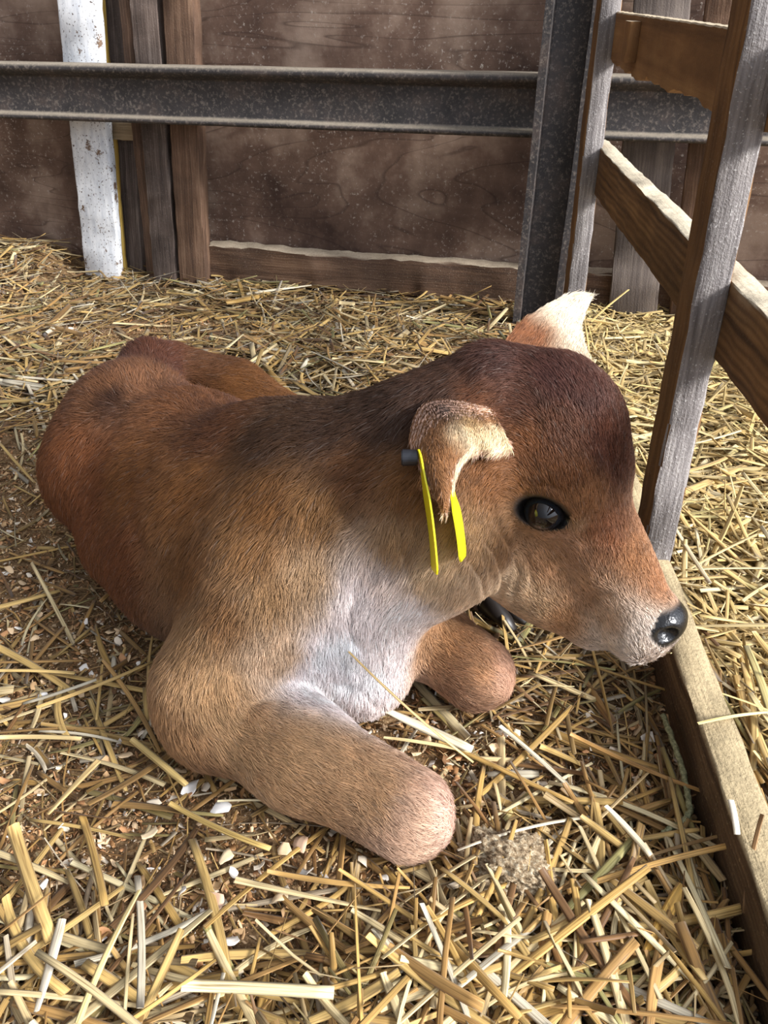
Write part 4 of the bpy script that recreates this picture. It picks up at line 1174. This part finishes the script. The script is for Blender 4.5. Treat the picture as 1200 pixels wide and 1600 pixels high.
# ------------------------------------------------------------------ stalks and shavings one could pick up
def one_straw(name, p0, p1, w, col, label, group=None, bend=.04, kink=0.0, seed=0, rings=9, roll=.2):
    p0, p1 = Vector(p0), Vector(p1); d = p1 - p0; L = d.length
    rg = np.random.default_rng(seed + 900)
    V, F, T, Fb = straws(np.zeros((1, 3)), np.array([L]), np.array([w]), np.zeros(1), np.zeros(1), np.array([roll]), np.array([bend]), np.array([kink]), np.array([col]), rg, rings)
    o = link(name, straw_mesh(name, V, F, T, Fb), m_straw)
    o.location = (p0 + p1) / 2
    o.rotation_euler = (0, -math.asin(max(-1, min(1, d.z / L))), math.atan2(d.y, d.x))
    tag(o, label, 'straw', group); return o
STALKS = [
 ((285,1538,.034),(522,1550,.034),.0105,(232,216,170),'broad pale flattened straw lying almost level at the very front of the bedding'),
 ((594,1106,.030),(738,1172,.026),.0120,(240,230,200),'wide whitish splintered straw lying between the forelegs of the calf'),
 ((600,1150,.022),(735,1172,.020),.0050,(226,204,150),'narrow straw lying against the wide whitish one between the forelegs'),
 ((542,1022,.150),(738,1196,.030),.0034,(206,178,120),'thin straw leaning down from the pale chest of the calf'),
 ((948,1258,.046),(1018,1336,.042),.0065,(242,228,196),'white-topped straw in the front right bedding, upper piece of the snapped pair'),
 ((1004,1318,.036),(1066,1424,.026),.0085,(214,190,150),'weathered split straw in the front right bedding, lower piece of the snapped pair'),
 ((922,502,.015),(981,452,.075),.0065,(214,186,120),'lone straw poking up in front of the grey boards behind the far ear'),
 ((18,1290,.026),(78,1470,.026),.0130,(216,182,116),'broad golden straw blade in the lower left corner, running away from the viewer'),
 ((98,1436,.030),(58,1580,.030),.0095,(214,204,184),'frayed greyish white straw near the lower left corner'),
 ((213,1390,.036),(116,1598,.036),.0065,(234,212,150),'long pale straw crossing over the others left of the broad level one'),
 ((1010,1490,.032),(1066,1382,.034),.0125,(232,186,96),'short broad orange-gold straw leaning in the front right bedding'),
 ((889,1150,.024),(1096,1240,.030),.0056,(184,142,84),'long brown-gold straw reaching towards the ground sill below the muzzle'),
 ((1143,1250,.094),(1153,1304,.090),.0060,(244,236,220),'short white splinter lying on the edge of the ground sill'),
 ((1187,1271,.106),(1159,1426,.040),.0042,(150,116,78),'thin brown straw propped against the ground sill'),
 ((884,1388,.032),(1156,1312,.050),.0062,(206,164,96),'long golden straw lying across towards the ground sill in the front right bedding'),
 ((153,1188,.022),(74,1272,.022),.0085,(220,190,132),'short broad straw on the shavings left of the folded foreleg'),
 ((206,1154,.026),(292,1226,.026),.0085,(208,180,116),'golden straw lying against the elbow of the near foreleg'),
 ((236,988,.020),(228,1092,.020),.0042,(176,146,92),'dark thin straw on the shavings just behind the near elbow'),
 ((0,1046,.020),(118,1050,.020),.0050,(204,174,112),'straw lying level at the left edge beside the flank of the calf'),
 ((58,1108,.022),(240,1036,.022),.0060,(206,172,108),'long straw on the shavings pointing at the flank of the calf'),
 ((0,1150,.022),(128,1152,.022),.0065,(222,196,140),'pale straw lying level on the shavings at the left edge, below its twin'),
 ((262,1258,.026),(420,1330,.026),.0065,(196,166,98),'greenish golden straw lying below the near forearm'),
 ((340,1250,.030),(440,1250,.034),.0026,(238,224,184),'thin white straw curving along under the near forearm'),
 ((416,1366,.028),(640,1392,.028),.0060,(196,156,92),'straw lying just in front of the near knee of the calf'),
 ((795,1425,.034),(790,1560,.034),.0070,(236,220,176),'pale upright-lying straw in front of the grey sawdust clump'),
 ((1050,1020,.095),(1012,1020,.070),.0040,(234,212,150),'short straw sticking out under the chin of the calf'),
 ((1088,1128,.100),(1200,1110,.070),.0042,(238,216,150),'bright straw bridging from the sill to the straw beyond the fence'),
]
for i, (a, c_, w_, rgb, lb) in enumerate(STALKS):
    if lb is None: continue
    one_straw('straw_stalk', U(*a), U(*c_), w_, np.array(srgb(*rgb)), lb, None, (.05 if i % 2 else -.04) * (.3 if w_ > .008 else 1), 0, i)

# a few hundred stalks on top of the pile, nearest first
CALF_OUT = [(225,535),(470,620),(683,561),(817,500),(921,463),(979,707),(1037,894),(1071,957),(1017,1032),(867,986),(801,1055),(775,1113),(689,1108),(600,1090),(551,1145),(700,1247),(711,1279),(657,1348),(577,1337),(396,1241),(289,1209),(241,1161),(275,1005),(145,890),(65,740),(95,635)]
def inside(px, py, poly, grow=0):
    c = False; n = len(poly)
    for i in range(n):
        x1, y1 = poly[i]; x2, y2 = poly[(i + 1) % n]
        if (y1 > py) != (y2 > py) and px < (x2 - x1) * (py - y1) / (y2 - y1) + x1: c = not c
    return c
rz = np.random.default_rng(33); count = 0; zone_n = {}
ZL = {'front': ('loose straw stalk among the trodden bedding in front of the calf', 'loose stalks in front of the calf'),
      'left': ('loose straw stalk on the bare shavings along the left flank of the calf', 'loose stalks left of the calf'),
      'beyond': ('loose pale straw stalk in the deep straw beyond the wooden fence', 'loose stalks beyond the fence'),
      'back': ('loose straw stalk in the bedding between the calf and the barn wall', 'loose stalks behind the calf')}
while count < 262:
    px, py = rz.uniform(-20, 1220), 400 + 1200 * rz.random() ** .62
    if inside(px, py, CALF_OUT): continue
    q = U(px, py, .03)
    if rz.random() > .25 + .75 * float(dens(np.array([q.x]), np.array([q.y]))[0]): continue
    L = rz.uniform(.05, .21); w_ = rz.uniform(.0035, .0105); yaw = rz.uniform(0, math.pi * 2)
    sx = q.x - (F0.x - .019 + .0594 * q.y)
    if abs(sx) < .05: continue
    if abs(sx) < L * .5: yaw = math.pi / 2 - FA + rz.normal(0, .1)
    if q.y > 2.35 - .249 * q.x: continue
    z = float(gz(np.array([q.x]), np.array([q.y]))[0] + pile(np.array([q.x]), np.array([q.y]))[0]) + .004
    dx, dy = math.cos(yaw) * L / 2, math.sin(yaw) * L / 2
    if not all(free_of_calf(np.array([q.x + k_ * dx]), np.array([q.y + k_ * dy]))[0] for k_ in (-1, -.5, 0, .5, 1)): continue
    tl = rz.normal(0, .05) * L
    zone = 'beyond' if sx > 0 else ('back' if q.y > 1.25 or (q.x > 0 and q.y > .98) else ('left' if q.x < -.25 and q.y > .5 else 'front'))
    ci = rz.choice(len(PAL), p=[.26, .18, .12, .06, .08, .04, .18, .08])
    col = PAL[ci] * rz.uniform(.62, 1.05)
    if zone != 'beyond': col = col * .90
    if zone == 'beyond': col = col * .6 + np.array(srgb(228, 206, 144)) * .4
    one_straw('straw_stalk', (q.x - dx, q.y - dy, z - tl + abs(tl)), (q.x + dx, q.y + dy, z + tl + abs(tl)), w_, col, ZL[zone][0], ZL[zone][1],
              rz.normal(0, .05), rz.normal(0, .06) if rz.random() < .3 else 0, int(rz.integers(0, 90000)), 8, rz.normal(0, .3))
    count += 1

# larger curled shavings lying loose
def one_flake(p, size, asp, curl, col, label, group, rot):
    V, F, T = flakes(np.zeros((1, 3)), np.array([size]), np.array([asp]), np.zeros((1, 3)), np.array([curl]), np.array([col]), 8, 4)
    V = V + np.stack([fbm(V, 300, 91, 1)] * 3, 1) * .0006
    me = np_mesh('wood_shaving', V, F); set_color(me, T)
    o = link('wood_shaving', me, m_shav); o.location = p; o.rotation_euler = rot
    tag(o, label, 'wood shaving', group); return o
WS = [(298,1228,.016,.9,'white curled shaving touching the underside of the near elbow'), (345,1258,.015,.9,'white shaving below the near forearm, between elbow and knee'),
      (470,1312,.017,.8,'pale crumpled shaving below the near forearm close to the knee'), (65,1084,.011,.9,'white shaving on the sawdust at the left, above the level straws'),
      (352,1335,.013,.8,'cream shaving in front of the near forearm'), (335,1410,.018,.8,'pinkish pale shaving lying in front of the near forearm'),
      (436,1396,.014,.7,'cream square shaving in front of the near knee'), (30,1455,.022,.8,'large tan shaving in the lower left corner'),
      (232,1298,.015,.7,'flat cream shaving on the sawdust left of the forearm'), (800,1192,.013,.6,'small cream shaving in the hollow in front of the far knee')]
for i, (px, py, s_, a_, lb) in enumerate(WS):
    q = U(px, py, .012); rr = random.Random(i)
    q.z = float(gz(np.array([q.x]), np.array([q.y]))[0]) + .012
    c_ = np.array(srgb(*((244, 240, 234) if 'white' in lb else (232, 208, 170) if 'cream' in lb else (226, 190, 160))))
    one_flake(q, s_ * 1.25, a_, rr.uniform(.8, 1.9) * rr.choice((-1, 1)), c_, lb, None, (rr.uniform(-.3, .3), rr.uniform(-.3, .3), rr.uniform(0, 6)))
rw = np.random.default_rng(44); k_ = 0
while k_ < 90:
    px, py = rw.uniform(0, 1060), rw.uniform(860, 1560)
    if inside(px, py, CALF_OUT): continue
    q = U(px, py, .01)
    if dens(np.array([q.x]), np.array([q.y]))[0] > .62 or not free_of_calf(np.array([q.x]), np.array([q.y]))[0]: continue
    q.z = float(gz(np.array([q.x]), np.array([q.y]))[0]) + .010
    left = q.x < -.02
    one_flake(q, rw.uniform(.008, .016), rw.uniform(.5, 1), rw.normal(0, 1.4), SPAL[rw.choice([0, 1, 3, 4, 6])] * rw.uniform(.85, 1.05),
              'loose wood shaving on the sawdust ' + ('to the left of the near knee' if left else 'to the right of the near knee'),
              'loose shavings ' + ('left of the near knee' if left else 'right of the near knee'), tuple(rw.normal(0, .4, 2)) + (rw.uniform(0, 6),))
    k_ += 1

# the matted grey clump of sawdust and chaff in front of the knee
bm = bmesh.new(); bmesh.ops.create_icosphere(bm, subdivisions=6, radius=1)
vs = np.array([v.co[:] for v in bm.verts]); nn = fbm(vs, 2.2, 61, 3) * .35 + fbm(vs, 9, 62, 3) * .22 + fbm(vs, 30, 63, 2) * .09
for v, s_ in zip(bm.verts, nn): v.co *= 1 + s_
for v in bm.verts: v.co = Vector((v.co.x * .050, v.co.y * .034, v.co.z * .022))
me = bpy.data.meshes.new('sawdust_clump'); bm.to_mesh(me); bm.free()
for p in me.polygons: p.use_smooth = True
m, nt, b = base_mat('matted_sawdust', .9, .15); tc = nt.nodes.new('ShaderNodeTexCoord')
n = noise(nt, tc.outputs['Object'], 190, 5, .75); r = ramp(nt, [(.35, srgb(92, 74, 54)), (.5, srgb(168, 146, 116)), (.64, srgb(214, 200, 172)), (.75, srgb(238, 230, 212))]); nt.links.new(n.outputs['Fac'], r.inputs['Fac'])
nt.links.new(r.outputs['Color'], b.inputs['Base Color']); bu = nt.nodes.new('ShaderNodeBump'); bu.inputs['Distance'].default_value = .004; nt.links.new(n.outputs['Fac'], bu.inputs['Height']); nt.links.new(bu.outputs['Normal'], b.inputs['Normal'])
clump = link('sawdust_clump', me, m); q = U(795, 1352, .02); clump.location = q; clump.rotation_euler = (0, 0, math.radians(-28))
tag(clump, 'matted pale grey clump of sawdust and chaff in front of the near knee', 'clump')
# grey-green frayed twine by the sill
def tube(name, pts, r, mat, seg=8):
    V = []; F = []; n = len(pts)
    for i, p in enumerate(pts):
        d = (Vector(pts[min(i + 1, n - 1)]) - Vector(pts[max(i - 1, 0)])).normalized()
        a = d.cross(Vector((0, 0, 1))).normalized(); c = a.cross(d)
        for k in range(seg):
            an = k * 2 * math.pi / seg + i * .5; rr = r * (1 + .22 * math.cos(3 * (k * 2 * math.pi / seg)))
            V.append(Vector(p) + a * math.cos(an) * rr + c * math.sin(an) * rr)
    for i in range(n - 1):
        for k in range(seg): F.append((i * seg + k, i * seg + (k + 1) % seg, (i + 1) * seg + (k + 1) % seg, (i + 1) * seg + k))
    return np_mesh(name, [tuple(v) for v in V], F)
tp = [U(*c_) for c_ in ((1036,1118,.030),(1052,1160,.032),(1066,1200,.030),(1074,1240,.026),(1078,1268,.024),(1066,1286,.024),(1044,1296,.022),(1028,1312,.018))]
pts = []
for a, c_ in zip(tp[:-1], tp[1:]):
    for k in range(8): pts.append(a.lerp(c_, k / 8))
m, nt, b = base_mat('old_twine', .9, .1); tc = nt.nodes.new('ShaderNodeTexCoord'); n = noise(nt, tc.outputs['Object'], 300, 4, .7)
r = ramp(nt, [(.35, srgb(96, 98, 72)), (.65, srgb(168, 168, 132))]); nt.links.new(n.outputs['Fac'], r.inputs['Fac']); nt.links.new(r.outputs['Color'], b.inputs['Base Color'])
tw = link('twine', tube('twine', pts, .0034, m), m); tag(tw, 'short frayed grey-green twine lying beside the ground sill', 'twine')
